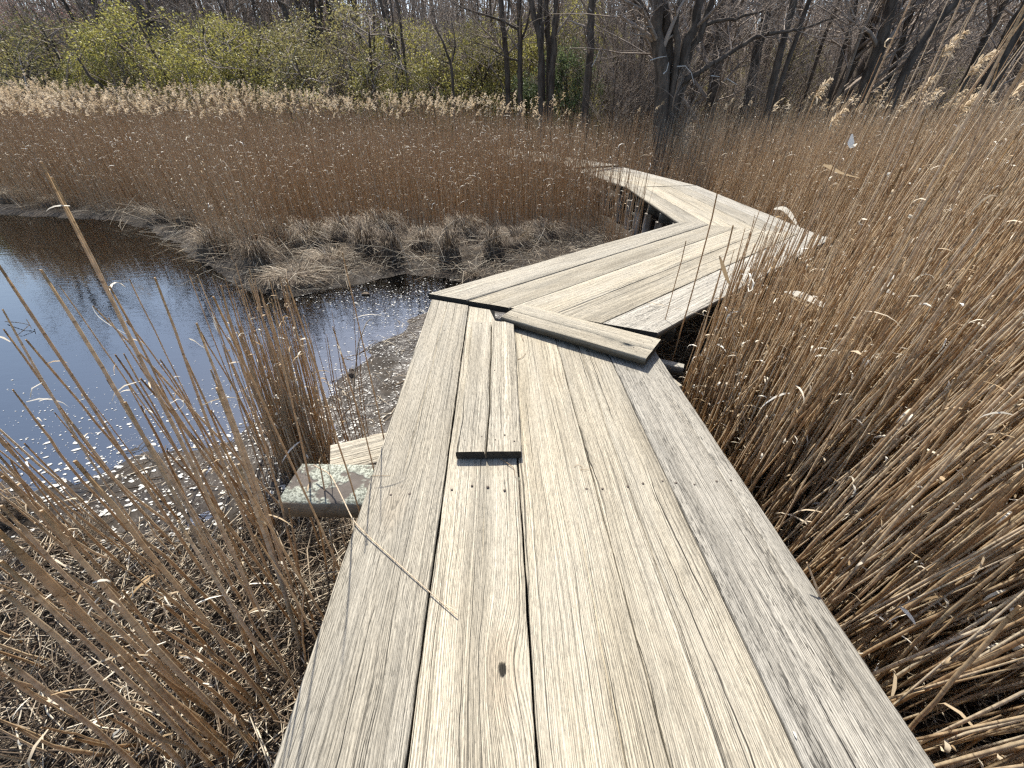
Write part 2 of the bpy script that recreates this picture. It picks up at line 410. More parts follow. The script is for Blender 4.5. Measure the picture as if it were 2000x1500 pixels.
# ------------------------------------------------------------------ boardwalk
PLK = 0.045
def plank(name, parent, o, d, u0, u1, v0, v1, ztop, th=PLK, seed=None, grey=0.2, knot=(99, 0), grooves=(), step=0.06, jit=0.0016, notch=None, tilt=0.0, label=None):
    """one board lofted along direction d from origin o; u0/u1: functions of v giving its two cut ends"""
    seed = rng.uniform(0, 9) if seed is None else seed
    d = np.array(d, float); p = np.array([d[1], -d[0]])     # p points to the right of d
    w = v1 - v0; bv = 0.005
    prof = [(v0 + 0.002, -th), (v0, -th * 0.5), (v0, -bv), (v0 + bv * 0.4, -bv * 0.3), (v0 + bv, 0.0)]
    mids = sorted(set([v0 + w * q for q in (0.2, 0.4, 0.6, 0.8)]))
    if notch: mids = [q for q in mids if abs(q - notch[0]) > 0.01] + [notch[0] - 0.0015, notch[0] + 0.0015]
    pts = [(q, 0.0, None) for q in mids]
    for g in grooves:
        gv, dep, gw = g[:3]
        pts = [q for q in pts if abs(q[0] - gv) > gw * 1.2]
        pts += [(gv - gw, 0.0, g), (gv - gw * 0.25, -dep, g), (gv + gw * 0.25, -dep, g), (gv + gw, 0.0, g)]
    pts.sort(key=lambda q: q[0])
    full = [(a, z, None) for a, z in prof] + pts + [(v1 - bv, 0.0, None), (v1 - bv * 0.4, -bv * 0.3, None), (v1, -bv, None), (v1, -th * 0.5, None), (v1 - 0.002, -th, None)]
    L = max(u1(v0), u1(v1)) - min(u0(v0), u0(v1))
    n = max(6, int(L / step)); t = np.linspace(0, 1, n)
    Vs, UV = [], []
    for k, (v, z, g) in enumerate(full):
        ue = u1(v)
        if notch and v > notch[0]: ue = u1(v) - notch[1]
        us = u0(v)
        u = us + (ue - us) * t
        vv = np.full(n, v); zz = np.full(n, z)
        edge = 1.0 if (v < v0 + bv + 1e-6 or v > v1 - bv - 1e-6) else 0.35
        side = -1 if v < (v0 + v1) / 2 else 1
        vv = vv + edge * jit * (vnoise(u * 9, seed + side) + 0.8 * vnoise(u * 31, seed + 2 * side))
        zz = zz + jit * (vnoise(u * 4 + v * 9, seed + 4) + 0.4 * edge * vnoise(u * 23, seed + side * 3))
        if g is not None:
            vv = vv + 0.006 * vnoise(u * 5, seed + g[0] * 30)
            if z < 0: zz = zz - z * (1 - np.clip(np.minimum(u - g[3], g[4] - u) / 0.25, 0.0, 1))
        if tilt: zz = zz + tilt * (v - v0)
        Vs.append(np.stack([o[0] + d[0] * u + p[0] * vv, o[1] + d[1] * u + p[1] * vv, ztop + zz], -1))
        UV.append(np.stack([u, vv + (0 if z > -th * 0.4 else z)], -1))
    K = len(full)
    V = np.stack(Vs, 1).reshape(-1, 3); UV = np.stack(UV, 1).reshape(-1, 2)
    i, k = np.meshgrid(np.arange(n - 1), np.arange(K), indexing='ij')
    k2 = (k + 1) % K
    F = np.stack([i * K + k, i * K + k2, (i + 1) * K + k2, (i + 1) * K + k], -1).reshape(-1, 4)[:, ::-1]
    # cut ends get their own vertices
    e0, e1 = V[:K].copy(), V[-K:].copy()
    u_e = np.concatenate([UV[:K], UV[-K:]])
    u_e[:, 0] = u_e[:, 0] * 3 + np.concatenate([e0, e1])[:, 2] * 12
    nV = len(V)
    cap0 = np.arange(nV, nV + K)[None]; cap1 = np.arange(nV + K, nV + 2 * K)[None, ::-1]
    V = np.concatenate([V, e0, e1]); UV = np.concatenate([UV, u_e])
    A = {'seed': np.full(len(V), seed), 'grey': np.full(len(V), grey), 'knot_u': np.full(len(V), knot[0]), 'knot_v': np.full(len(V), knot[1]), 'knot_s': np.full(len(V), knot[2] if len(knot) > 2 else 0.0),
         'cut': np.concatenate([np.tile([0.75 if z < -0.01 else 0.0 for _, z, _ in full], n), np.full(2 * K, 1.0)])}  # cut: how much grain darkening and painted-in shade each side and end face gets
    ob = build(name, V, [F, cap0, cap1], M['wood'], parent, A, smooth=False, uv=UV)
    if label: ob['label'] = label
    return ob
def nail(parent, x, y, z, r=0.0042):
    a = np.arange(8) * np.pi / 4
    V = np.concatenate([np.stack([x + r * np.cos(a), y + r * np.sin(a), np.full(8, z + 0.0016)], -1), np.stack([x + r * 1.15 * np.cos(a), y + r * 1.15 * np.sin(a), np.full(8, z - 0.006)], -1)])
    F = np.array([[k, k + 8, (k + 1) % 8 + 8, (k + 1) % 8] for k in range(8)])
    return build('nail', V, [F, np.arange(8)[None]], M['nail'], parent)
def beam(name, parent, a, b, w, h, mat='wood', grey=0.6, label=None):
    """a squared timber from a to b (top centre line)"""
    a, b = np.array(a, float), np.array(b, float)
    d = (b - a)[:2]; L = np.linalg.norm(d); d = d / L
    if mat == 'wood':
        o = (a[0], a[1])
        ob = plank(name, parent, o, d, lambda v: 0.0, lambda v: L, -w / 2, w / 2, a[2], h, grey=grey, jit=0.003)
    else:
        p = np.array([d[1], -d[0]])
        n = 14; V = []
        for t in np.linspace(0, 1, n):
            c = a[:2] + d * L * t
            for v, z in ((-w / 2, -h), (-w / 2, -0.012), (-w / 2 + 0.012, 0), (-w / 6, 0.003), (w / 6, 0.003), (w / 2 - 0.012, 0), (w / 2, -0.012), (w / 2, -h)):
                jv = v + 0.004 * vnoise(t * 9, v * 7)
                V.append((*(c + p * jv), a[2] + z + 0.002 * vnoise(t * 12, v)))
        K = 8; V = np.array(V)
        i, k = np.meshgrid(np.arange(n - 1), np.arange(K), indexing='ij'); k2 = (k + 1) % K
        F = np.stack([i * K + k, (i + 1) * K + k, (i + 1) * K + k2, i * K + k2], -1).reshape(-1, 4)
        ob = build(name, V, [F, np.arange(K)[None], np.arange((n - 1) * K, n * K)[None, ::-1]], M[mat], parent, smooth=False)
    if label: ob['label'] = label
    return ob
def pile(parent, x, y, z0, z1, r=0.07, lean=(0, 0)):
    t = np.linspace(0, 1, 7)
    P = np.stack([x + lean[0] * t + 0.008 * np.sin(t * 5), y + lean[1] * t, z0 + (z1 - z0) * t], -1)[None]
    V, F, _, _ = tubes(P, (r * (1.05 - 0.12 * t))[None], 10)
    return build('post', V, [F, np.arange(len(V) - 10, len(V))[None, ::-1]], M['pile'], parent)

def line_fn(o, d, A, B):
    """u where the board line at offset v meets the cutting line A-B"""
    d = np.array(d); p = np.array([d[1], -d[0]]); o = np.array(o, float); A = np.array(A, float); B = np.array(B, float); e = B - A
    nrm = np.array([e[1], -e[0]])
    return lambda v: float(nrm @ (A - o - p * v) / (nrm @ d))
def unit(a): a = np.array(a, float); return a / np.linalg.norm(a)

A2, B2 = (-0.672, 2.92), (1.10, 2.20)          # joint between the first and second section
C2, D2 = (2.25, 5.42), (3.64, 4.68)            # joint between the second and third
E2, F2 = (2.29, 8.50), (3.77, 8.76)            # joint inside the far run
G2, H2 = (1.64, 11.50), (3.06, 12.10)
I2, J2 = (-1.3, 17.3), (-0.1, 18.0)
W1 = 1.49
# section 1
s1 = empty('boardwalk_section', (0, 0, 0))
tag(s1, 'nearest boardwalk section of five long pale weathered planks running up from under the viewer', 'boardwalk', 'boardwalk sections')
d1 = unit((-0.036, 1.0)); o1 = np.array((-0.530, 0.0))
end1 = line_fn(o1, d1, (A2[0] - 0.02, A2[1] - 0.03), (B2[0], B2[1] - 0.03))
bw = W1 / 5
def kn(px, py, s_):
    w_ = on(px, py, 0.0)[:2] - o1; return (float(w_ @ d1), float(w_ @ np.array([d1[1], -d1[0]])), s_)
specs = [dict(grey=0.42, knot=kn(768, 990, 0.35), grooves=((0.13, 0.010, 0.003, 1.0, 3.0),)),
         dict(grey=0.20, knot=kn(980, 1306, 1.0), grooves=((bw + 0.16, 0.008, 0.003, 0.6, 1.0),), notch=(bw + 0.20, 0.17)),
         dict(grey=0.08, knot=kn(1085, 735, 0.2), grooves=((2 * bw + 0.20, 0.008, 0.0025, -0.6, 0.9),)),
         dict(grey=0.22, knot=kn(1190, 1440, 0.25), grooves=((3 * bw + 0.13, 0.011, 0.003, 0.4, 2.2),)),
         dict(grey=0.95, knot=(3.0, 4 * bw + 0.10), grooves=((4 * bw + 0.23, 0.009, 0.003, 0.2, 1.6),))]
gaps = [0.004, 0.006, 0.0062, 0.004, 0.005]
planks1 = []
for i, sp in enumerate(specs):
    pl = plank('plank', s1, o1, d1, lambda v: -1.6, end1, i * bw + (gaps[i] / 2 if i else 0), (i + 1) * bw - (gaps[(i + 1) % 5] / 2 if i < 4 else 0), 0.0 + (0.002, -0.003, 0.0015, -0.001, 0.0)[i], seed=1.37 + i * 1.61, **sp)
    planks1.append(pl)
    pr = np.array([d1[1], -d1[0]])
    for u in (0.98, 2.32, -0.35):
        for q in (0.14, 0.38, 0.62, 0.86) if u == 0.98 else (0.2, 0.5, 0.8):
            c = o1 + d1 * (u + rng.uniform(-0.02, 0.02)) + pr * (i * bw + bw * q + rng.uniform(-0.02, 0.02))
            if u < end1(i * bw + bw * q) - 0.05 and not (i == 1 and u > 2): nail(pl, c[0], c[1], 0.0, rng.uniform(0.0038, 0.0058))
# timbers under section 1
beam('crossbeam', s1, (*on(548, 975, -0.05)[:2] + np.array([-0.0, 0.09]), -0.048), (0.95, 1.02, -0.048), 0.215, 0.09, 'lichen', label='thick crossbeam with grey-green lichen on its sticking-out left end')
a = on(640, 905, -0.15); b_ = on(760, 868, -0.15)
beam('crossbeam', s1, (a[0], a[1] + 0.03, -0.15), (1.0, a[1] + 0.03 + (b_[1] - a[1]) / (b_[0] - a[0]) * (1.0 - a[0]) * 0.75, -0.15), 0.20, 0.06, grey=0.3)
beam('crossbeam', s1, (-0.56, 2.72, -0.075), (0.86, 2.16, -0.075), 0.26, 0.12, grey=1.0)
for x in (-0.32, 0.2, 0.7): beam('joist', s1, (x + 0.05, -1.5, -0.062), (x - 0.05, 2.2, -0.062), 0.05, 0.14, grey=0.9)
for x, y in ((-0.45, 1.06), (0.75, 1.08), (-0.45, 2.22), (0.8, 1.95), (-0.4, -0.8), (0.75, -0.8)): pile(s1, x, y, -1.1, -0.14, 0.065)

# section 2
def section(label, o, nearl, farl, widths, z, greys, seed0, posts, th=PLK, dvec=None, jw=0.0):
    s = empty('boardwalk_section', (o[0], o[1], 0))
    tag(s, label, 'boardwalk', 'boardwalk sections')
    s.location = (0, 0, 0)
    d = unit(dvec)
    u0 = line_fn(o, d, *nearl); u1 = line_fn(o, d, *farl)
    v = 0.0
    for i, w in enumerate(widths):
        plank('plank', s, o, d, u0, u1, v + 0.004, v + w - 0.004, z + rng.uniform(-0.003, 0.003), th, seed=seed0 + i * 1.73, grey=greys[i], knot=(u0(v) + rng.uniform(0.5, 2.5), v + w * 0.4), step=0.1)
        v += w
    p = np.array([d[1], -d[0]])
    L = u1(v / 2)
    for fr in posts:
        ul = u0(0) + (u1(0) - u0(0)) * fr; ur = u0(v) + (u1(v) - u0(v)) * fr
        a = np.array(o) + d * ul + p * 0.01; b = np.array(o) + d * ur + p * (v - 0.06)
        beam('crossbeam', s, (*a, z - th - 0.004), (*b, z - th - 0.004), 0.12, 0.14, grey=0.7)
        for q, lean in ((0.03, -0.02), (0.90, 0.03)):
            c = a + (b - a) * q
            pile(s, c[0], c[1], -1.2, z - th - 0.13, 0.075, (lean * 0.5, 0))
    for q in (0.12, 0.5, 0.88):
        a = np.array(o) + d * (u0(v * q) + 0.12) + p * v * q; b = np.array(o) + d * (u1(v * q) - 0.1) + p * v * q
        beam('joist', s, (*a, z - th - 0.006), (*b, z - th - 0.006), 0.05, 0.15, grey=0.9)
    return s
d2 = unit(np.array(C2) - np.array(A2))
s2 = section('second boardwalk section turning right, its planks slanting away behind the loose boards', A2, (A2, B2), (C2, D2), [0.315, 0.31, 0.30, 0.31, 0.33], 0.026, [0.5, 0.2, 0.15, 0.2, 0.95], 20.3, (0.10, 0.5, 0.9), dvec=d2)
d3 = unit(np.array(E2) - np.array(C2))
s3 = section('third boardwalk section bending left, pale planks with stained right edge and posts showing underneath', C2, (C2, D2), (E2, F2), [0.35, 0.28, 0.27, 0.29, 0.30], 0.0, [0.4, 0.1, 0.15, 0.55, 1.0], 40.1, (0.10, 0.3, 0.5, 0.7, 0.9), dvec=d3)
d4 = unit(np.array(G2) - np.array(E2))
s4 = section('fourth boardwalk section, far off, between the third section and a dark step', E2, (E2, F2), (G2, H2), [0.32, 0.29, 0.29, 0.29, 0.29], 0.004, [0.5, 0.15, 0.2, 0.5, 0.9], 60.1, (0.1, 0.35, 0.6, 0.85), dvec=d4)
d5 = unit(np.array(I2) - np.array(G2))
s5 = section('farthest boardwalk section turning left and vanishing among the reeds', G2, (G2, H2), (I2, J2), [0.30, 0.28, 0.28, 0.28, 0.26], 0.05, [0.3, 0.2, 0.2, 0.5, 0.6], 80.1, (0.1, 0.5, 0.9), dvec=d5)
s6d = unit((-0.93, 0.40))
I3, J3 = tuple(np.array(I2) + s6d * 7), tuple(np.array(J2) + s6d * 7)

# the loose boards lying on the deck
zt = 0.046
pA, pB, pC, pD = on(890, 883, zt), on(1018, 883, zt), on(1006, 629, zt), on(922, 629, zt)
dl = unit((pD - pA)[:2] * 0.5 + (pC - pB)[:2] * 0.5); Ll = 0.5 * (np.linalg.norm(pD - pA) + np.linalg.norm(pC - pB))
wl = np.linalg.norm((pB - pA)[:2])
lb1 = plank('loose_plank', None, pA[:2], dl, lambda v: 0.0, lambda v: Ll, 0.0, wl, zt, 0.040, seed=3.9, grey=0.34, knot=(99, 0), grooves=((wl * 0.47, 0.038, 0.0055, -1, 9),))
tag(lb1, 'short loose plank cracked down its middle, lying lengthwise on the nearest boardwalk section', 'plank', 'loose planks')
zt2 = 0.072
qA, qB, qC, qD = on(978, 618, zt2), on(1262, 700, zt2), on(1293, 660, zt2), on(1017, 594, zt2)
dl2 = unit((qB - qA)[:2]); p2 = np.array([dl2[1], -dl2[0]])
wl2 = 0.5 * (np.linalg.norm((qD - qA)[:2]) + np.linalg.norm((qC - qB)[:2]))
L2 = np.linalg.norm((qB - qA)[:2])
skewA = float((qD - qA)[:2] @ dl2); skewB = float((qC - qB)[:2] @ dl2)
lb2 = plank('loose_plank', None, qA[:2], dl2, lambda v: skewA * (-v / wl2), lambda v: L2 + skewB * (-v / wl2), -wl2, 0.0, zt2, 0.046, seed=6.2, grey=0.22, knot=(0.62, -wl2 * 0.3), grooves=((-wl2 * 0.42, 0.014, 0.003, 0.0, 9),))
tag(lb2, 'loose plank laid crosswise over the joint between the first and second boardwalk sections', 'plank', 'loose planks')
for q, v in ((0.1, .2), (0.93, .15), (0.9, .3), (0.95, .4), (0.86, .5), (0.93, .62), (0.97, .8), (0.83, .25), (0.75, .7)):
    c = qA[:2] + dl2 * L2 * q - p2 * wl2 * v; nail(lb2, c[0], c[1], zt2, 0.0035)
for u, q in ((0.07, .12), (0.09, .38), (0.07, .6), (0.10, .75), (0.06, .9), (0.62, .56), (1.2, .2), (1.22, .8)):
    pp = np.array([dl[1], -dl[0]]); c = pA[:2] + dl * u + pp * wl * q; nail(lb1, c[0], c[1], zt, 0.0035)

# broken timber end sticking out on the right below the loose plank
a = on(1285, 700, -0.2); b_ = on(1336, 714, -0.2)
sb = beam('broken_timber', None, (a[0] - 0.06, a[1], -0.2), (b_[0], b_[1], -0.2), 0.055, 0.07, grey=1.0)
tag(sb, 'splintered grey timber end sticking out right of the boardwalk under the loose plank', 'timber')

# ------------------------------------------------------------------ deck footprint, for keeping plants off it
DECK = [np.array(q) for q in ([o1 + d1 * -3, A2, B2, np.array((0.97, -3.0))], [A2, C2, D2, B2], [C2, E2, F2, D2], [E2, G2, H2, F2], [G2, I2, J2, H2], [I2, I3, J3, J2])]
def deck_dist(x, y):               # distance outside the deck (negative inside)
    out = np.full(np.shape(x), 1e9)
    for Q in DECK:
        d = np.full(np.shape(x), 1e9); ins = np.zeros(np.shape(x), bool)
        for (ax, ay), (bx, by) in zip(Q, np.roll(Q, -1, 0)):
            ex, ey = bx - ax, by - ay
            t = np.clip(((x - ax) * ex + (y - ay) * ey) / (ex * ex + ey * ey), 0, 1)
            d = np.minimum(d, np.hypot(x - ax - t * ex, y - ay - t * ey))
            ins ^= ((ay > y) != (by > y)) & (x < (bx - ax) * (y - ay) / (by - ay + 1e-12) + ax)
        out = np.minimum(out, np.where(ins, -d, d))
    return out

# ------------------------------------------------------------------ reeds: every stem as numbers first
stems = []                         # rows: x, y, top x, top y, top z, radius, tone, bow, zone (0 left near, 1 right, 2 far)
def add_stems(x, y, tx, ty, tz, r, tone, bow, zone):
    n = len(x)
    stems.append(np.stack([x, y, tx, ty, tz, np.broadcast_to(r, n), np.broadcast_to(tone, n), np.broadcast_to(bow, n), np.full(n, zone)], -1))
def scatter(n, x0, x1, y0, y1): return rng.uniform(x0, x1, n), rng.uniform(y0, y1, n)

# left bank and far reed bed
def right_side(x, y):              # True on the right-hand (outer) side of the boardwalk
    line = [(o1 + d1 * -3), A2, C2, E2, G2, I2, I3]
    ys = np.array([q[1] for q in line]); xs = np.array([q[0] for q in line])
    return x > np.interp(y, ys, xs)
x, y = scatter(125000, -30, 16, 5, 24)
dd = deck_dist(x, y); pd = pond_dist(x, y); rs = right_side(x, y)
keep = (~rs) & (dd > np.where(y < 8.6, 0.42, 0.10)) & (pd < -0.35 + 0.25 * vnoise(x * 2.7, 3)) & (np.abs(x) < 0.9 * y * 1.25 + 2)
near = -pd
dens = np.where((near < 3.4) | ((y < 12) & (x > -4)), 1.0, 0.36) * np.where(y > 17, 0.6, 1)
front_bank = (x > -3.6) & (x < 1.6) & (y < 7.4 + 0.3 * vnoise(x * 3, 5))     # tussocks and mud in front of the stand
keep &= ~front_bank & (rng.random(len(x)) < dens)
x, y, near = x[keep], y[keep], near[keep]
rise = np.clip((y - 7.5) / 9, 0, 1)
left = np.clip((-x - 2) / 10, 0, 1)
h = 1.48 + 0.68 * rise + 0.34 * left * rise + rng.normal(0, 0.13, len(x)) + 0.16 * vnoise(x * 0.9 + y * 0.5, 6) + 0.10 * vnoise(x * 2.3 - y * 0.8, 7)
h *= np.where(rng.random(len(x)) < 0.12, rng.uniform(0.4, 0.85, len(x)), 1)
la = rng.normal(0, 0.075, len(x)); lb = rng.normal(0, 0.075, len(x))
add_stems(x, y, x + la * h, y + lb * h, ground_z(x, y) + h, rng.uniform(0.0026, 0.0048, len(x)), np.clip(rng.normal(0.66, 0.2, len(x)), 0, 1), rng.normal(0, 0.035, len(x)), 2)
# right-hand stand
x, y = scatter(125000, 0.9, 24, -0.9, 19)
xa, ya = scatter(9000, 0.95, 4.2, -0.8, 4.4); xb, yb = scatter(1900, 1.0, 1.9, 1.4, 2.9); xa = np.concatenate([xa, xb]); ya = np.concatenate([ya, yb]); x = np.concatenate([x, xa]); y = np.concatenate([y, ya])
dd = deck_dist(x, y); rs = right_side(x, y)
keep = rs & (dd > 0.035) & (x < 1.3 * y + 3.2)
dens = np.clip(1.0 - (y - 3) / 14, 0.22, 1) * np.where(dd > 4, 0.55, 1.0) * np.clip(0.6 + dd * 1.2, 0, 1) * np.where((y > 2.7) & (y < 5.4) & (dd < 1.2), 0.28, 1.0)
keep &= rng.random(len(x)) < dens * 0.80
x, y, dd = x[keep], y[keep], dd[keep]
h = 1.25 + 0.60 * np.clip(dd / 1.6, 0, 1) + rng.normal(0, 0.20, len(x)) - 0.35 * np.clip((y - 5) / 5, 0, 1) * np.clip(1 - dd / 3.0, 0, 1)
h *= np.where(rng.random(len(x)) < 0.22, rng.uniform(0.3, 0.8, len(x)), 1) * np.where((y > 1.45) & (y < 5.4) & (dd < 1.1), np.where(rng.random(len(x)) < 0.72, rng.uniform(0.40, 0.70, len(x)), 0.95), 1.0)
out = np.clip(1 - dd / 1.2, 0, 1) * np.clip(1.6 - y / 5, 0.2, 1)
e_ = 0.02; gxd, gyd = (deck_dist(x + e_, y) - dd) / e_, (deck_dist(x, y + e_) - dd) / e_
oa = np.where((y > 1.2) & (x < 2.2), 0.02, 0.13)
la = 0.03 + oa * out * gxd + rng.normal(0, 0.075, len(x)); lb = oa * out * gyd + rng.normal(0.0, 0.075, len(x))
wild = (rng.random(len(x)) < 0.06) & (h < 1.1)
la = np.where(wild, la + rng.normal(0, 0.4, len(x)), la); lb = np.where(wild, lb + rng.normal(0, 0.4, len(x)), lb)
tx, ty, tz = x + la * h, y + lb * h, ground_z(x, y) + h
for _ in range(3):
    push = np.maximum(0.03 - deck_dist(tx, ty), 0.0); tx = tx + gxd * push; ty = ty + gyd * push
add_stems(x, y, tx, ty, ground_z(x, y) + h, rng.uniform(0.0034, 0.0062, len(x)), np.clip(rng.normal(0.72, 0.24, len(x)), 0, 1), rng.normal(0, 0.03, len(x)) * np.clip(dd / 0.35, 0.1, 1), 1)
# tall stems near the viewer on the right, rising towards the upper right edge
x, y = scatter(70, 1.5, 3.6, 0.9, 3.4); h = rng.uniform(2.0, 2.8, 70)
add_stems(x, y, x + rng.normal(0.10, 0.06, 70) * h, y + rng.normal(0.0, 0.05, 70) * h, ground_z(x, y) + h, rng.uniform(0.0040, 0.0062, 70), np.clip(rng.normal(0.78, 0.2, 70), 0, 1), rng.normal(0, 0.02, 70), 1)
# left foreground: stems read off the photo (foot pixel on the mud, tip pixel), set upright in depth
def stand(foot, tip, r, tone, bow=0.014, zmax=1.15):
    f = on(*foot, -0.72)
    best = None
    for z in np.linspace(-0.3, zmax, 60):
        t = on(*tip, z)
        e = math.hypot(t[0] - f[0], t[1] - f[1]) / (z + 0.72)
        if best is None or e < best[0]: best = (e, t)
    t = best[1]
    add_stems(np.array([f[0]]), np.array([f[1]]), np.array([t[0]]), np.array([t[1]]), np.array([t[2]]), r, tone, bow, 0)
HERO = [((600, 1400), (86, 300), .0040, .62), ((560, 1330), (20, 140), .0038, .55), ((520, 1240), (100, 344), .0055, .66), ((470, 1180), (80, 524), .0062, .78), ((420, 1150), (0, 516), .0058, .55),
        ((596, 1298), (430, 762), .0056, .66), ((592, 1300), (466, 905), .0078, .74), ((580, 1350), (346, 1015), .0062, .85), ((330, 1060), (0, 640), .0055, .4), ((300, 1080), (0, 600), .005, .9),
        ((450, 1500), (0, 1060), .0070, .55), ((430, 1520), (0, 1100), .0066, .62), ((480, 1500), (0, 1030), .0075, .45), ((380, 1520), (0, 1160), .0085, .70), ((520, 1480), (60, 1000), .0070, .6),
        ((300, 1540), (0, 1290), .0075, .66), ((560, 1440), (150, 900), .0060, .5), ((520, 1340), (230, 780), .0058, .62), ((480, 1120), (210, 560), .005, .5), ((560, 1200), (300, 540), .0052, .6),
        ((600, 1250), (380, 640), .0055, .66), ((530, 1100), (362, 690), .0050, .35), ((560, 1130), (410, 720), .0055, .7), ((600, 1180), (440, 560), .0045, .55), ((640, 1130), (520, 590), .0045, .5),
        ((650, 1150), (622, 900), .0050, .7), ((590, 1040), (180, 600), .0045, .66), ((420, 1000), (120, 560), .0040, .7), ((690, 1130), (640, 905), .0042, .75), ((250, 1180), (0, 880), .0058, .45),
        ((350, 1330), (0, 930), .0065, .5), ((420, 1400), (20, 980), .0065, .68), ((620, 1240), (560, 1000), .0050, .4), ((600, 1330), (590, 1130), .0045, .72)]
for ft, tp, r, tn in HERO: stand(ft, tp, r * (0.98 if r > 0.0041 else 0.86), min(1, tn * 1.1 + 0.10))
for fx, fy, tx, ty, tz in ((-0.605, 0.92, -0.585, 0.96, 0.85), (-0.605, 1.10, -0.59, 1.14, 0.62), (-0.60, 0.70, -0.60, 0.74, 0.90), (-0.595, 0.46, -0.57, 0.50, 0.42), (-0.625, 1.32, -0.61, 1.36, 0.80), (-0.61, 0.56, -0.60, 0.58, 0.66)):   # upright stems whose shadows cross the plank edge
    add_stems(np.array([fx]), np.array([fy]), np.array([tx]), np.array([ty]), np.array([tz]), 0.0036, 0.6, 0.01, 0)
for k in range(230):                # the dense clump beside the lichened beam
    fx, fy = rng.normal(600, 32), rng.uniform(870, 955)
    up = rng.uniform(0.35, 1.0)
    stand((fx, fy), (fx - 10 - (640 - fx) * 0.42 * up - 75 * up + rng.normal(0, 14), fy - 360 * up + rng.normal(0, 15)), rng.uniform(.0028, .0050), np.clip(rng.normal(.76, .16), 0, 1))
for fx, fy, tx_, ty_ in ((700, 905, 612, 655), (705, 890, 648, 606), (700, 900, 655, 725), (716, 880, 690, 590), (722, 878, 700, 640), (690, 890, 640, 760), (712, 880, 668, 700)):
    stand((fx, fy), (tx_, ty_), .0032, .35)
for k in range(125):               # loose stems over the mud on the left
    fx, fy = rng.uniform(60, 640), rng.uniform(960, 1500)
    if fx > 640 - (fy - 1000) * 0.12: continue
    q = rng.uniform(0.18, 0.62)
    dx, dy = (fx - 1000), (fy - 1818)
    stand((fx, fy), (fx + dx * q * 0.75 + rng.normal(0, 40), fy + dy * q * 0.75 + rng.normal(0, 30)), rng.uniform(.0032, .0066), np.clip(rng.normal(.64, .22), 0, 1))
ST = np.concatenate(stems)
NS = len(ST)
# middle line of every stem
def stem_paths(S, K):
    t = np.linspace(0, 1, K)[None, :, None]
    a = np.stack([S[:, 0], S[:, 1], ground_z(S[:, 0], S[:, 1]) - 0.03], -1)[:, None]; b = S[:, None, 2:5]
    P = a + (b - a) * t
    ang = (S[:, 6] * 997.0) % 6.283
    off = np.stack([np.cos(ang), np.sin(ang), np.zeros(len(S))], -1)[:, None] * S[:, 7][:, None, None]
    return P + off * np.sin(t * np.pi) + off * 0.5 * np.sin(t * 7.0 + ang[:, None, None])* t * (1 - t)
mid = stem_paths(ST, 9)
mx_, my_, fw_ = project(mid)
infr = (mx_ > 0) & (mx_ < 2000) & (my_ > 0) & (my_ < 1500) & (fw_ > 0.2)
# a stem whose line passes over the planks close to the viewer would not be in the photo's clear path: drop it
clear = np.ones(NS, bool)
dkm = deck_dist(mid[:, :, 0], mid[:, :, 1])
clear &= ~((dkm < -0.012) & (mid[:, :, 2] > -0.2) & (ST[:, 8:9] != 0)).any(1)
near_cam = (np.linalg.norm(mid - np.array([0, 0, EYE]), axis=-1) < 0.42).any(1)
clear &= ~near_cam
seg = np.hypot(np.diff(mx_, axis=1), np.diff(my_, axis=1)) * (infr[:, 1:] & infr[:, :-1])
score = (seg * ST[:, 5:6] / np.maximum(fw_[:, 1:], 0.2)).sum(1)
hidden_bias = np.where(ST[:, 8] == 0, 3.0, 1.0)
score = np.where(clear, score * hidden_bias, -1)
order = np.argsort(-score)
solo = order[:284]
rest = np.setdiff1d(np.nonzero(clear)[0], solo)

# ------------------------------------------------------------------ leaf scraps and plumes
def leaf_scraps(P0, ang, length, width, curl, K=5):
    """curled narrow leaves hanging from points P0, heading ang"""
    N = len(P0); t = np.linspace(0, 1, K)
    dirv = np.stack([np.cos(ang), np.sin(ang)], -1)
    hor = np.sin(t[None] * curl[:, None]) / curl[:, None] * length[:, None]
    ver = (np.cos(t[None] * curl[:, None]) - 1) / curl[:, None] * length[:, None] + 0.35 * length[:, None] * t[None]
    P = P0[:, None] + np.stack([dirv[:, :1] * hor, dirv[:, 1:] * hor, ver], -1)
    W = width[:, None] * np.array([0.5, 1.0, 0.85, 0.55, 0.08])[None, :K]
    tw = rng.uniform(-0.7, 0.7, N)
    side = np.stack([-dirv[:, 1] * np.cos(tw), dirv[:, 0] * np.cos(tw), np.sin(tw)], -1)
    return ribbons(P, W, side)
def plume_parts(P0, lean, size, nb=16):
    """feathery seed heads: many short drooping wisps along a bent spike"""
    N = len(P0)
    s = rng.uniform(0, 1, (N, nb))
    spine = P0[:, None] + np.stack([lean[:, None, 0] * s ** 1.6, lean[:, None, 1] * s ** 1.6, s * 0.85 - 0.15 * s ** 2], -1) * size[:, None, None]
    a = rng.uniform(0, 6.283, (N, nb))
    out = np.stack([np.cos(a) * 0.55 + lean[:, None, 0] * 1.5, np.sin(a) * 0.55 + lean[:, None, 1] * 1.5, rng.uniform(-0.1, 0.6, (N, nb))], -1)
    ln = (0.42 - 0.22 * s) * size[:, None] * rng.uniform(0.7, 1.2, (N, nb))
    e1 = spine + norm(out) * ln[..., None] * 0.6
    e2 = e1 + (norm(out) * 0.4 + np.array([0, 0, -0.35])) * ln[..., None]
    P = np.stack([spine, e1, e2], 2).reshape(-1, 3, 3)
    W = np.repeat((size * 0.07)[:, None], nb, 1).ravel()[:, None] * np.array([[0.5, 1.0, 0.25]])
    sd = norm(rng.normal(0, 1, (N * nb, 3)))
    return ribbons(P, W, sd)

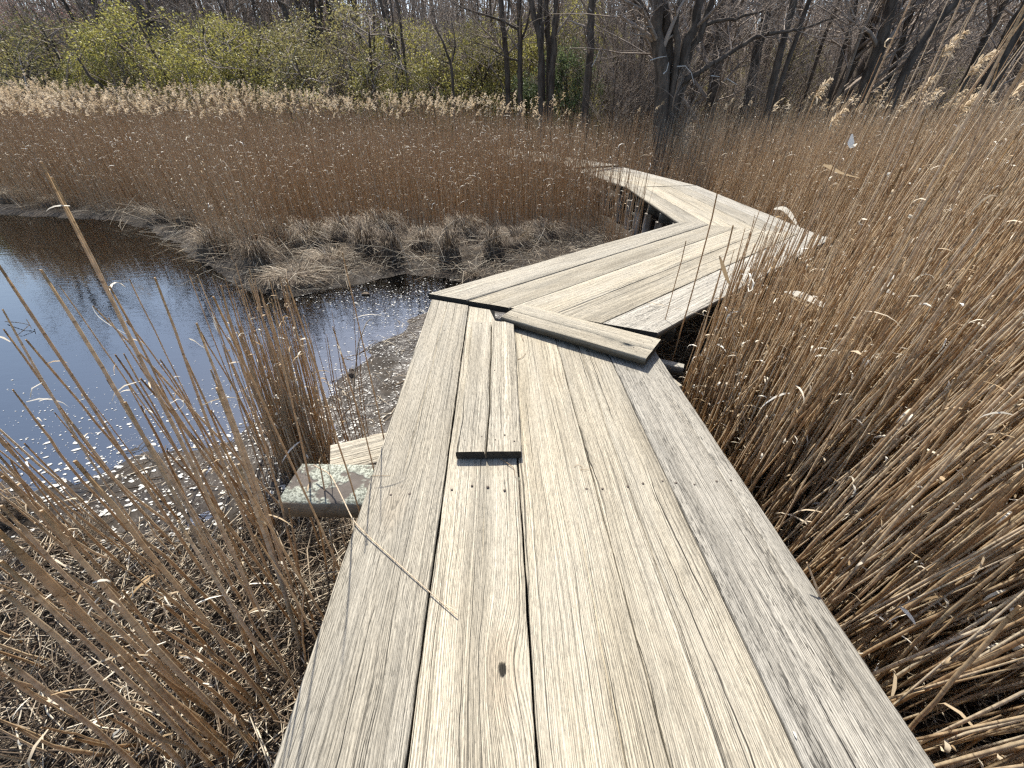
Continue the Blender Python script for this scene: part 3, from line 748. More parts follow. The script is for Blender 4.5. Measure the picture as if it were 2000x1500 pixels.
# the mass of reeds: one object
S = ST[rest]
bed = Soup()
P = stem_paths(S, 4)
rr = S[:, 5:6] * np.array([[1.0, 0.95, 0.8, 0.35]])
V, F, idx, al = tubes(P, rr, 3)
bed.add(V, F, tone=S[idx, 6], along=al)
reed_bed = bed.make('reed_bed', M['reed'])
tag(reed_bed, 'dense mass of dry brown reeds filling the marsh beyond the nearest stems', 'reeds', kind='stuff')
print('reeds', NS, 'clear', int(clear.sum()), 'bed verts', len(V))
# their leaf scraps and plumes go into the same object's mesh as further materials
def merge_into(o, pieces):
    """append pieces [(V,F,mat,tone)] to mesh object o, each with its own material slot"""
    me = o.data
    n0 = len(me.vertices); V0 = np.empty(n0 * 3, np.float32); me.vertices.foreach_get('co', V0)
    l0 = np.empty(len(me.loops), np.int32); me.loops.foreach_get('vertex_index', l0)
    s0 = np.empty(len(me.polygons), np.int32); me.polygons.foreach_get('loop_total', s0)
    t0 = np.empty(n0, np.float32); me.attributes['tone'].data.foreach_get('value', t0)
    a0 = np.empty(n0, np.float32); me.attributes['along'].data.foreach_get('value', a0)
    Vs, Ls, Ss, Ts, As, Ms = [V0.reshape(-1, 3)], [l0], [s0], [t0], [a0], [np.zeros(len(s0), np.int32)]
    mats = [o.data.materials[0]]; n = n0
    for V, F, mat, tone in pieces:
        Vs.append(V); Ls.append((F + n).ravel()); Ss.append(np.full(len(F), F.shape[1], np.int32))
        Ts.append(np.broadcast_to(tone, len(V))); As.append(np.zeros(len(V))); Ms.append(np.full(len(F), len(mats), np.int32)); mats.append(mat); n += len(V)
    nm = bpy.data.meshes.new(me.name)
    V = np.concatenate(Vs).astype(np.float32); L = np.concatenate(Ls).astype(np.int32); T = np.concatenate(Ss).astype(np.int32)
    nm.vertices.add(len(V)); nm.vertices.foreach_set('co', V.ravel())
    nm.loops.add(len(L)); nm.loops.foreach_set('vertex_index', L)
    nm.polygons.add(len(T)); nm.polygons.foreach_set('loop_start', np.concatenate([[0], np.cumsum(T)[:-1]]).astype(np.int32))
    for k, a in (('tone', Ts), ('along', As)):
        at = nm.attributes.new(k, 'FLOAT', 'POINT'); at.data.foreach_set('value', np.concatenate(a).astype(np.float32))
    nm.update(calc_edges=True)
    nm.polygons.foreach_set('use_smooth', np.ones(len(T), bool))
    for m_ in mats: nm.materials.append(m_)
    nm.polygons.foreach_set('material_index', np.concatenate(Ms).astype(np.int32))
    o.data = nm
    bpy.data.meshes.remove(me)
def pick_points(S, lo=0.35, hi=1.0):
    q = rng.uniform(lo, hi, len(S))
    P = stem_paths(S, 9); i = np.clip((q * 8).astype(int), 0, 7); f = q * 8 - i
    r_ = np.arange(len(S))
    return P[r_, i] * (1 - f[:, None]) + P[r_, i + 1] * f[:, None]
pieces = []
lf = S[np.concatenate([np.nonzero(rng.random(len(S)) < 0.85)[0], np.nonzero(rng.random(len(S)) < 0.25)[0]])]
P0 = pick_points(lf, 0.3, 1.0)
small = rng.random(len(lf)) < 0.8
lt = np.clip(rng.normal(np.where(lf[:, 8] == 2, 0.75, 0.5), 0.28), 0, 1)
V, F, idx = leaf_scraps(P0, rng.uniform(0, 6.283, len(lf)), np.where(small, rng.uniform(0.025, 0.09, len(lf)), rng.uniform(0.08, 0.24, len(lf))), rng.uniform(0.005, 0.013, len(lf)), rng.uniform(0.8, 3.6, len(lf)))
pieces.append((V, F, M['reed_leaf'], lt[idx]))
tops = S[:, 2:5]
far = S[:, 8] == 2
tall = tops[:, 2] > np.where(far, 1.02 + 0.05 * np.clip((S[:, 1] - 9), 0, 8), 1.22)
ppick = np.where(far, (S[:, 1] > 9.6) * np.clip(((S[:, 1] - 9.0) / 7) ** 2, 0.03, 0.33), np.where((S[:, 1] > 3) & (S[:, 0] > 3.0), 0.10, 0.0))
pk = tall & (rng.random(len(S)) < ppick)
T = tops[pk]
V, F, idx = plume_parts(T, np.stack([rng.normal(0.28, 0.2, len(T)), rng.normal(-0.05, 0.22, len(T))], -1), rng.uniform(0.12, 0.23, len(T)))
pieces.append((V, F, M['plume'], np.clip(rng.normal(0.5, 0.25, len(T)), 0, 1)[idx // 16]))
print('plumes', len(T), 'scraps', len(lf))
merge_into(reed_bed, pieces)

# the three hundred stems that show largest: things of their own
GROUPS = {0: ('tan reed stem standing in the mud between pond and left boardwalk side', 'near reed stems left of the boardwalk'),
          1: ('brown reed stem close beside the right side of the boardwalk', 'near reed stems right of the boardwalk'),
          2: ('slender reed stem on the far bank of the pond', 'near reed stems on the far bank')}
SPECIAL = {1: 'tall tan reed stem reaching highest of those leaning across the pond', 6: 'thick broken-off reed with pale cut top beside the left boardwalk edge', 7: 'pale bleached reed broken short, slanting away from the left boardwalk edge', 10: 'thickest olive-brown reed slanting into the lower left corner'}
hero0 = NS - 1
hero_first = int(np.nonzero(ST[:, 8] == 0)[0][0])
for i in solo:
    s_ = ST[i:i + 1]
    K = 12
    P = stem_paths(s_, K)
    P = P + np.cumsum(rng.normal(0, 0.0015, (1, K, 3)), 1)
    t = np.linspace(0, 1, K)
    rad = s_[0, 5] * (1.10 - 0.48 * t + 0.07 * np.sin(t * 60 + i))
    rad[-1] *= 0.75
    V, F, idx, al = tubes(P, rad[None], 6)
    o = build('reed', V, [F, np.arange(len(V) - 6, len(V))[None, ::-1]], M['reed'], None, {'tone': np.full(len(V), s_[0, 6]), 'along': al})
    zone = int(s_[0, 8])
    lab, grp = GROUPS[zone]
    sp = SPECIAL.get(int(i) - hero_first)
    tag(o, sp or lab, 'reed', grp)
    nl = rng.choice([0, 1, 2], p=[0.35, 0.45, 0.2])
    for q in range(nl):
        P0 = pick_points(s_, 0.45, 1.0)
        near_ = min(1.0, float(np.linalg.norm(P0[0] - np.array([0, 0, EYE]))) / 2.2)
        V, F, idx = leaf_scraps(P0, rng.uniform(0, 6.283, 1), rng.uniform(0.05, 0.20, 1) * near_, rng.uniform(0.004, 0.009, 1) * near_, rng.uniform(0.8, 3.2, 1))
        build('leaf', V, F, M['reed_leaf'], o, {'tone': np.full(len(V), rng.uniform(0.15, 0.85))})

# ------------------------------------------------------------------ single reeds with a look of their own
def at(px, py, Y):
    d = ray(px, py); return np.array([0, 0, EYE]) + d / d[1] * Y
def single(label, top, foot, r, tone, bow=0.02, name='reed', cat='reed', group=None, over=0.0):
    a = np.array([foot[0], foot[1], float(ground_z(foot[0], foot[1])) - 0.03]); b = np.array(top, float)
    K = 12; t = np.linspace(0, 1, K)[:, None]
    P = a + (b - a) * t + np.array([bow, bow * 0.5, 0]) * np.sin(t * np.pi) + np.cumsum(rng.normal(0, 0.0015, (K, 3)), 0) * (t < 0.99)
    rad = r * (1.08 - 0.35 * t[:, 0] + 0.06 * np.sin(t[:, 0] * 57))
    V, F, idx, al = tubes(P[None], rad[None], 6)
    o = build(name, V, [F, np.arange(len(V) - 6, len(V))[None, ::-1]], M['reed'], None, {'tone': np.full(len(V), tone), 'along': al})
    tag(o, label, cat, group)
    return o, P
def blade(parent, P, W, tone, side=None, name='leaf'):
    P = np.array(P, float); n = 9
    tt = np.linspace(0, len(P) - 1, n); Q = np.stack([np.interp(tt, np.arange(len(P)), P[:, k]) for k in range(3)], -1)
    Q[1:-1] = (Q[:-2] + 2 * Q[1:-1] + Q[2:]) / 4
    w = np.interp(tt, np.arange(len(P)), W)
    d = norm(np.gradient(Q, axis=0))
    sd = norm(np.cross(d, np.array([0.25, 0.9, 0.3]))) if side is None else np.repeat(np.array([side], float), n, 0)
    V, F, _ = ribbons(Q[None], w[None], sd[None])
    return build(name, V, F, M['reed_leaf'], parent, {'tone': np.full(len(V), tone)})
def seed_head(parent, top, lean, size, nb=60):
    V, F, idx = plume_parts(np.array([top]) - np.array([0, 0, size * 0.3]), np.array([lean]), np.array([size]), nb)
    return build('seed_head', V, F, M['plume'], parent, {'tone': np.clip(rng.normal(0.55, 0.25, nb), 0, 1)[idx]})
for px, py, Y, dx, size, lab in ((1596, 176, 3.6, -0.25, 0.16, 'reed with a drooping plume standing alone in front of the dark tree trunks'),
                                 (1846, 92, 3.0, -0.10, 0.16, 'tall reed with a ragged plume high at the upper right, trees behind it'),
                                 (1900, 128, 3.4, -0.1, 0.20, 'reed with a feathery plume swept to the right in the upper right corner'),
                                 (1975, 178, 3.3, -0.05, 0.20, 'reed with a bushy plume at the right edge below the corner'),
                                 (1795, 172, 4.0, 0.0, 0.20, 'reed with a bent-over tan plume left of the leaning tree trunk'),
                                 (1622, 236, 4.4, -0.1, 0.22, 'short reed with a pale plume low before the right-hand trees'),
                                 (1880, 205, 3.6, 0.0, 0.22, 'reed with a golden plume among the crowd below the leaning trunk'),
                                 (1480, 402, 3.4, 0.0, 0.0, 'straight bare reed rising in front of the third boardwalk section')):
    if size == 0: continue
    tp = at(px, py, Y)
    o, P = single(lab, tp, (tp[0] + dx * 0.4, Y + rng.uniform(-.1, .1)), 0.0042, 0.5)
    seed_head(o, tp, (0.35, -0.1), size)
for px, py, Y, r, tone, lab in ((2004, 10, 1.55, 0.0055, 0.95, 'long pale reed crossing the upper right corner, close to the viewer'),
                                (2040, 60, 1.45, 0.0062, 0.80, 'thick grey-brown reed slanting below the pale one at the upper right'),
                                (1402, 372, 2.35, 0.0048, 0.45, 'dark straight reed rising in front of the second boardwalk section'),
                                (1432, 440, 2.25, 0.0052, 0.62, 'split-topped reed standing before the second boardwalk section'),
                                (1763, 326, 1.75, 0.0058, 0.40, 'dark reed with cut tip standing among the right-hand stems'),
                                (1340, 470, 2.45, 0.0036, 0.5, 'thin reed at the right corner of the second boardwalk section')):
    tp = at(px, py, Y)
    single(lab, tp, (tp[0] + rng.uniform(-.06, .02), Y), r, tone)
def leafy(lab, pts, Y, W, tone, stem_tone=0.6):
    """a reed with one conspicuous pale leaf through photo points at distance Y"""
    Q = [at(px, py, Y - 0.02 * k) for k, (px, py) in enumerate(pts)]
    base = Q[-1]
    o, P = single(lab, base + np.array([0.02, 0, 0.10]), (base[0] - 0.03, Y), 0.0042, stem_tone)
    blade(o, Q, W, tone)
    return o, Q
o, Q = leafy('reed with a big folded white leaf streaming left over the right-hand stems', [(1532, 570), (1560, 572), (1610, 598), (1690, 628)], 1.95, [0.006, 0.038, 0.024, 0.004], 1.0)
blade(o, [at(1545, 580, 1.95), at(1580, 600, 1.94), at(1650, 630, 1.93)], [0.004, 0.012, 0.003], 0.35)
blade(o, [at(1540, 577, 1.94), at(1600, 606, 1.93), at(1690, 634, 1.92)], [0.004, 0.010, 0.003], 0.45)
leafy('reed with an upright white leaf above the tan one at the far right', [(1663, 262), (1661, 276), (1664, 288), (1674, 280)], 2.6, [0.016, 0.030, 0.024, 0.004], 1.0)
leafy('reed with a white hooked leaf at the outer corner of the third boardwalk section', [(1512, 408), (1530, 405), (1545, 420), (1560, 445)], 2.9, [0.01, 0.03, 0.026, 0.006], 0.9)
leafy('reed with a small square white leaf among the right-hand stems', [(1716, 560), (1728, 566), (1742, 572), (1765, 585)], 1.9, [0.02, 0.026, 0.010, 0.003], 1.0)
leafy('reed with a tan leaf hanging beside the second boardwalk section', [(1405, 500), (1412, 520), (1420, 545), (1428, 560)], 2.2, [0.006, 0.022, 0.018, 0.004], 0.2)
leafy('reed with a tan hooked leaf against the brown far reeds', [(1608, 322), (1622, 326), (1640, 338), (1680, 348)], 3.2, [0.01, 0.028, 0.014, 0.003], 0.35)
leafy('reed with a small white curl above the dry litter on the right', [(1606, 768), (1616, 760), (1630, 756), (1640, 762)], 1.6, [0.006, 0.016, 0.016, 0.004], 1.0)
leafy('reed with an orange-tan leaf low on the right', [(1955, 790), (1935, 815), (1905, 838), (1890, 850)], 1.0, [0.005, 0.016, 0.014, 0.003], 0.25)
leafy('reed with a curled white leaf over the blue water', [(180, 598), (186, 612), (205, 630), (260, 660)], 1.9, [0.022, 0.026, 0.010, 0.003], 1.0)
leafy('reed with a hanging white leaf before the middle of the pond', [(415, 610), (418, 625), (424, 645), (428, 652)], 2.0, [0.012, 0.022, 0.022, 0.006], 0.95)
leafy('reed with a short white leaf in the clump left of the lichened beam', [(508, 748), (516, 752), (522, 760), (526, 764)], 1.8, [0.012, 0.018, 0.016, 0.004], 1.0)
leafy('reed with a flat pale leaf just above the clump by the pond', [(370, 662), (380, 665), (392, 676), (402, 680)], 1.9, [0.014, 0.020, 0.010, 0.004], 0.7)

# ------------------------------------------------------------------ things lying on the deck
def lying(name, label, cat, pts, r, tone, mat='reed', group=None):
    P = np.array(pts, float); n = max(12, len(P) * 4)
    tt = np.linspace(0, len(P) - 1, n)
    Q = np.stack([np.interp(tt, np.arange(len(P)), P[:, k]) for k in range(3)], -1)
    Q[1:-1] = (Q[:-2] + 2 * Q[1:-1] + Q[2:]) / 4
    V, F, idx, al = tubes(Q[None], (r * np.linspace(1, 0.55, n))[None], 6)
    o = build(name, V, [F, np.arange(6)[None], np.arange(len(V) - 6, len(V))[None, ::-1]], M[mat], None, {'tone': np.full(len(V), tone), 'along': al})
    return tag(o, label, cat, group)
fr = lying('fallen_reed', 'bent straw-coloured reed fallen across the left plank of the nearest boardwalk section', 'reed', [on(612, 908, 0.02), on(645, 925, 0.03), on(670, 975, 0.025), on(692, 1022, 0.014), on(790, 1112, 0.010), on(893, 1204, 0.006)], 0.0029, 0.9)
for a_, b_, c_ in (((850, 1160), (870, 1180), (898, 1196)), ((840, 1155), (862, 1178), (886, 1206))):
    blade(fr, [on(*a_, 0.006), on(*b_, 0.007), on(*c_, 0.006)], [0.003, 0.005, 0.001], 0.6, side=(0.7, -0.7, 0.1))
sp = lying('grass_sprig', 'yellow grass sprig with a feathery head on the second boardwalk section', 'grass sprig', [on(1300, 597, 0.036), on(1340, 606, 0.034), on(1400, 622, 0.034)], 0.0012, 0.95)
n = 26; t = rng.uniform(0, 1, n); p0 = on(1300, 597, 0.036); p1 = on(1268, 592, 0.04)
c = p0 + (p1 - p0) * t[:, None]
P = np.stack([c, c + np.stack([rng.normal(-0.02, 0.012, n), rng.normal(0, 0.016, n), rng.uniform(0.002, 0.014, n)], -1)], 1)
V, F, idx = ribbons(P, np.repeat(np.array([[0.003, 0.001]]), n, 0), norm(rng.normal(0, 1, (n, 3))))
build('seed_head', V, F, M['plume'], sp, {'tone': np.full(len(V), 0.8)})
lying('curled_twig', 'thin curled twig lying across a seam in the middle of the nearest boardwalk section', 'twig', [on(1122, 912, 0.004), on(1128, 906, 0.006), on(1140, 913, 0.006), on(1132, 918, 0.005), on(1145, 917, 0.008), on(1158, 914, 0.004)], 0.0009, 0.4)
lying('twig', 'short dark twig right of the lengthwise loose plank, the larger of two', 'twig', [on(1012, 702, 0.004), on(1020, 698, 0.007), on(1027, 690, 0.004)], 0.0018, 0.1, group='twigs beside the loose plank')
lying('twig', 'tiny dark twig nearest the hole, on the plank right of the lengthwise loose plank', 'twig', [on(1018, 655, 0.004), on(1020, 662, 0.007), on(1024, 668, 0.004)], 0.0015, 0.1, group='twigs beside the loose plank')
lying('twig', 'forked dark twig poking out from under the near end of the lengthwise loose plank', 'twig', [on(978, 896, 0.006), on(992, 905, 0.006), on(1004, 914, 0.004), on(1006, 930, 0.004)], 0.0020, 0.12)
lying('reed_stub', 'short broken reed stub leaning on the right edge of the nearest boardwalk section', 'reed', [on(1650, 1240, -0.35), on(1604, 1172, 0.0), on(1576, 1098, 0.085)], 0.0045, 0.75)

# ------------------------------------------------------------------ litter, foam, water debris
def straws(n, x, y, z, ln, r, tone, tilt=0.15, name=None):
    a = rng.uniform(0, 6.283, n); e = rng.normal(0, tilt, n)
    d = np.stack([np.cos(a) * np.cos(e), np.sin(a) * np.cos(e), np.sin(e)], -1) * ln[:, None]
    c = np.stack([x, y, z + np.abs(d[:, 2]) * 0.5], -1)
    kink = rng.normal(0, 0.06, (n, 3)) * ln[:, None]; kink[:, 2] = np.abs(kink[:, 2])
    P = np.stack([c - d / 2, c + kink, c + d / 2], 1)
    return tubes(P, r[:, None] * np.array([[1, 1, 0.7]]), 3)
lit = Soup()
def add_litter(n, x0, x1, y0, y1, test, thick, lmin, lmax, bright, tilt=0.18):
    x, y = scatter(n, x0, x1, y0, y1)
    k = test(x, y); x, y = x[k], y[k]; m_ = len(x)
    V, F, idx, al = straws(m_, x, y, ground_z(x, y) + rng.uniform(0.0, thick, m_), rng.uniform(lmin, lmax, m_), rng.uniform(0.0010, 0.0034, m_), None, tilt)
    tn_ = np.where(rng.random(m_) < bright, rng.uniform(0.55, 1.0, m_), rng.uniform(0.0, 0.38, m_))
    lit.add(V, F, tone=tn_[idx])
add_litter(16000, -3.6, -0.45, -0.4, 1.75, lambda x, y: (flat_dist(x, y) < 0.10 + 0.1 * vnoise(x * 5, 2)) & (rng.random(len(x)) < 0.62), 0.09, 0.06, 0.38, 0.36)
add_litter(26000, 0.85, 5.2, -0.7, 6.5, lambda x, y: right_side(x, y) & (rng.random(len(x)) < np.clip(1.2 - y / 8, 0.2, 1)), 0.10, 0.06, 0.45, 0.52, 0.25)
add_litter(9500, -20, 2.2, 4.4, 15.5, lambda x, y: (pond_dist(x, y) < 0.10) & (pond_dist(x, y) > -1.1) & ~right_side(x, y), 0.14, 0.12, 0.7, 0.34, 0.22)
add_litter(6500, -3.6, 2.0, 4.8, 7.6, lambda x, y: (pond_dist(x, y) < 0.05) & ~right_side(x, y), 0.10, 0.06, 0.35, 0.36, 0.3)
add_litter(1500, -3.4, -0.5, 0.9, 5.0, lambda x, y: (flat_dist(x, y) > 0) & (pond_dist(x, y) < 0.3), 0.01, 0.03, 0.22, 0.45, 0.03)
add_litter(2500, -1.1, 2.0, 1.0, 7, lambda x, y: deck_dist(x, y) < 0.1, 0.05, 0.06, 0.35, 0.35)
add_litter(1500, -9.5, 1.8, 4.8, 9.5, lambda x, y: (pond_dist(x, y) < 0.25) & (pond_dist(x, y) > -1.3) & ~right_side(x, y), 0.22, 0.3, 0.9, 0.75, 0.35)
tag(lit.make('reed_litter', M['straw']), 'tangled litter of broken dead reed stalks covering the mud', 'litter', kind='stuff')

def foam(n, cx, cy, sx, sy, rmin, rmax, test, p=2.6):
    x, y = rng.normal(cx, sx, n), rng.normal(cy, sy, n)
    k = test(x, y); x, y = x[k], y[k]; m_ = len(x)
    s_ = rmin + (rmax - rmin) * rng.random(m_) ** p
    a = np.arange(7) * 2 * np.pi / 7
    el = rng.uniform(1.0, 2.2, m_); rot = rng.normal(0.15, 0.45, m_)
    jit = rng.uniform(0.72, 1.2, (m_, 7))
    px_ = np.cos(a)[None] * (s_ * el)[:, None] * jit; py_ = np.sin(a)[None] * s_[:, None] * jit
    X_ = px_ * np.cos(rot)[:, None] - py_ * np.sin(rot)[:, None] + x[:, None]; Y_ = px_ * np.sin(rot)[:, None] + py_ * np.cos(rot)[:, None] + y[:, None]
    zb = np.maximum(WATER_Z, ground_z(x, y)) + 0.003
    top = np.concatenate([np.stack([X_, Y_, np.repeat(zb[:, None], 7, 1)], -1), np.stack([x, y, zb + s_ * 0.22 + 0.001], -1)[:, None]], 1)
    b = np.arange(m_)[:, None] * 8
    k7 = np.arange(7)
    F = np.stack([b + k7, b + (k7 + 1) % 7, np.repeat(b + 7, 7, 1)], -1).reshape(-1, 3)
    return top.reshape(-1, 3), F
fo = Soup()
inp = lambda x, y: (flat_dist(x, y) > -0.05) & (deck_dist(x, y) > -0.3)
for args in ((1300, -2.4, 1.45, 0.75, 0.30, 0.002, 0.014, lambda x, y: inp(x, y) & (y < 2.3) & (y > 0.8)),
             (700, -3.6, 1.5, 1.3, 0.4, 0.002, 0.012, lambda x, y: inp(x, y) & (y < 2.6)),
             (1500, -1.35, 2.1, 0.45, 0.55, 0.0015, 0.008, inp),
             (3000, -0.95, 3.0, 0.42, 1.0, 0.0015, 0.007, lambda x, y: inp(x, y) & (x < 0)),
             (900, -0.9, 4.6, 0.7, 0.45, 0.002, 0.009, inp),
             (150, -2.4, 4.7, 0.5, 0.2, 0.002, 0.008, inp),
             (1500, -2.3, 2.3, 1.0, 0.35, 0.0015, 0.007, inp)):
    V, F = foam(*args); fo.add(V, F, tone=0.5)
tag(fo.make('foam_flecks', M['foam']), 'white flecks of foam floating on the shallow water near the boardwalk', 'foam', kind='stuff')

def branchy(name, label, cat, paths, mat='straw', tone=0.05, group=None):
    sp_ = Soup()
    for P, r in paths:
        V, F, idx, al = tubes(np.array(P, float)[None], (r * np.linspace(1, 0.5, len(P)))[None], 5)
        sp_.add(V, F, tone=tone)
    return tag(sp_.make(name, M[mat]), label, cat, group)
w = lambda px, py, dz=0.0: on(px, py, WATER_Z + dz)
branchy('floating_branch', 'small dark forked branch floating at the left edge of the pond', 'branch', [([w(10, 628, .02), w(35, 630, .05), w(58, 634, .04), w(40, 650, .02), w(32, 656, 0)], 0.0045), ([w(52, 624, .06), w(58, 634, .04), w(62, 642, .03)], 0.0045)])
branchy('sunken_branch', 'thin sunken branch in the shallows beside the first boardwalk section', 'branch', [([w(640, 712, -.01), w(670, 700, -.005), w(700, 692, 0), w(722, 676, .01)], 0.008), ([w(670, 700, 0), w(690, 704, 0)], 0.005)], tone=0.3)
branchy('dead_stalk', 'grey dead stalk with a hooked top standing in the shallow water', 'stalk', [([w(690, 800, -.1), w(692, 740, .25), w(700, 670, .50), w(716, 630, .62), w(723, 624, .63)], 0.006)], tone=0.75)
def chunk(name, label, cat, p, sx, sy, sz, mat, seed):
    bm = bmesh.new(); bmesh.ops.create_icosphere(bm, subdivisions=3, radius=1)
    for v in bm.verts:
        k = 1 + 0.25 * float(vnoise(v.co.x * 3 + v.co.y * 2, seed)) + 0.15 * float(vnoise(v.co.z * 5 + v.co.y * 4, seed + 3))
        v.co = (v.co.x * sx * k, v.co.y * sy * k, v.co.z * sz * k)
    me = bpy.data.meshes.new(name); bm.to_mesh(me); bm.free(); me.materials.append(M[mat])
    at_ = me.attributes.new('tone', 'FLOAT', 'POINT'); at_.data.foreach_set('value', np.full(len(me.vertices), 0.25, np.float32))
    o = bpy.data.objects.new(name, me); COL.objects.link(o); o.location = p
    return tag(o, label, cat)
lying('twig', 'thin dark straight twig on the outer left plank beside the lichened crossbeam', 'twig', [on(718, 930, 0.004), on(738, 929, 0.006), on(762, 929, 0.004)], 0.0012, 0.1)
blade(lying('grass_bit', 'tiny white scrap of grass near the lower right of the nearest planks', 'grass', [on(1549, 1428, 0.003), on(1552, 1434, 0.006), on(1556, 1441, 0.004)], 0.0012, 1.0), [on(1549, 1428, 0.005), on(1553, 1434, 0.008), on(1556, 1442, 0.005)], [0.002, 0.006, 0.002], 1.0, side=(0.8, 0.4, 0.2))
for pts, Y0, Y1, r_, tn_, lab in (([(1396, 584), (1500, 563), (1640, 538), (1768, 513)], 2.35, 2.75, .0024, 1.0, 'thin pale straw lying slantwise across the reeds beside the second boardwalk section'),
                                ([(1640, 630), (1700, 627), (1790, 618)], 2.1, 2.2, .0022, .95, 'short pale straw under the big folded white leaf on the right'),
                                ([(1512, 1012), (1560, 1000), (1612, 985), (1660, 1002), (1722, 1030)], 1.15, 1.0, .0024, .95, 'bent pale straw with a kink leaning in the reeds right of the nearest section'),
                                ([(1654, 1240), (1740, 1216), (1850, 1178)], .86, .84, .0038, 1.0, 'stout pale straw lying level among the lower right reeds'),
                                ([(1600, 1058), (1720, 1056), (1830, 1052), (1990, 1060)], 1.05, 1.0, .0026, .9, 'long level pale straw across the right-hand reeds'),
                                ([(1790, 838), (1870, 866), (1990, 905)], 1.25, 1.15, .0022, .95, 'thin pale straw drooping to the right edge')):
    lying('fallen_reed', lab, 'reed', [at(px, py, Y0 + (Y1 - Y0) * k / (len(pts) - 1)) for k, (px, py) in enumerate(pts)], r_, tn_)
chunk('driftwood', 'dark jagged lump of driftwood poking out of the shallow water left of the boardwalk', 'driftwood', w(688, 736, 0.0), 0.035, 0.04, 0.075, 'bark', 1.0)
chunk('floating_leaf', 'small curled brown leaf floating on the pond near the tussocks', 'leaf', w(714, 574, 0.01), 0.055, 0.03, 0.018, 'straw', 2.0)
chunk('stone', 'pale wet stone in the foam on the left', 'stone', w(281, 992, 0.0), 0.05, 0.03, 0.022, 'pile', 3.0)

# ------------------------------------------------------------------ sedge tussocks
def tussock(label, x, y, r, h, n, group, flat=0.0, tone=0.55, z=None):
    z0 = float(ground_z(x, y)) - 0.02 if z is None else z
    o = empty('sedge_tussock', (x, y, z0)); tag(o, label, 'tussock', group)
    a = rng.uniform(0, 6.283, n); q = rng.random(n) ** 0.7; s0 = rng.random(n)
    K = 6; t = np.linspace(0, 1, K)
    rad = 0.35 * r * s0[:, None] + r * (0.35 + 0.75 * q[:, None]) * t[None] ** 1.25
    zz = h * 1.15 * (0.55 + 0.6 * rng.random(n))[:, None] * np.sin(t[None] * (1.5 + 1.15 * q[:, None])) * (1 - 0.25 * s0[:, None])
    tw = a[:, None] + flat * t[None] * 1.2
    P = np.stack([np.cos(tw) * rad, np.sin(tw) * rad * 0.85, np.maximum(zz, 0.004)], -1)
    P += (rng.normal(0, 0.020, P.shape) + rng.normal(0, 0.035, (n, 1, 3))) * t[None, :, None] * (r / 0.4) ** 0.5
    P[..., 2] = np.maximum(P[..., 2], 0.004)
    sd = np.stack([-np.sin(a), np.cos(a), np.zeros(n)], -1)
    V, F, idx = ribbons(P, np.repeat(rng.uniform(0.003, 0.008, n)[:, None], K, 1) * np.array([[1, 1, .9, .8, .6, .2]]), sd)
    build('dead_blades', V, F, M['straw'], o, {'tone': np.clip(rng.normal(tone - 0.04, 0.26, n), 0, 1)[idx]})
    # the dark peaty stool the blades grow from
    ph = np.linspace(0, 2 * np.pi, 15)[:-1]
    rows = [(1.15, -0.03), (1.12, h * 0.25), (0.95, h * 0.5), (0.5, h * 0.66)]
    V = np.array([(np.cos(p) * r * 0.62 * k * (1 + 0.16 * vnoise(p * 2, r * 9)), np.sin(p) * r * 0.55 * k * (1 + 0.16 * vnoise(p * 3, r * 5)), zz_) for k, zz_ in rows for p in ph])
    n_ = 14
    F = np.array([[i * n_ + j, i * n_ + (j + 1) % n_, (i + 1) * n_ + (j + 1) % n_, (i + 1) * n_ + j] for i in range(3) for j in range(n_)])
    build('stool', V, [F, np.arange(3 * n_, 4 * n_)[None]], M['straw'], o, {'tone': np.full(len(V), 0.12)})
    return o
TG = 'sedge tussocks along the far bank'
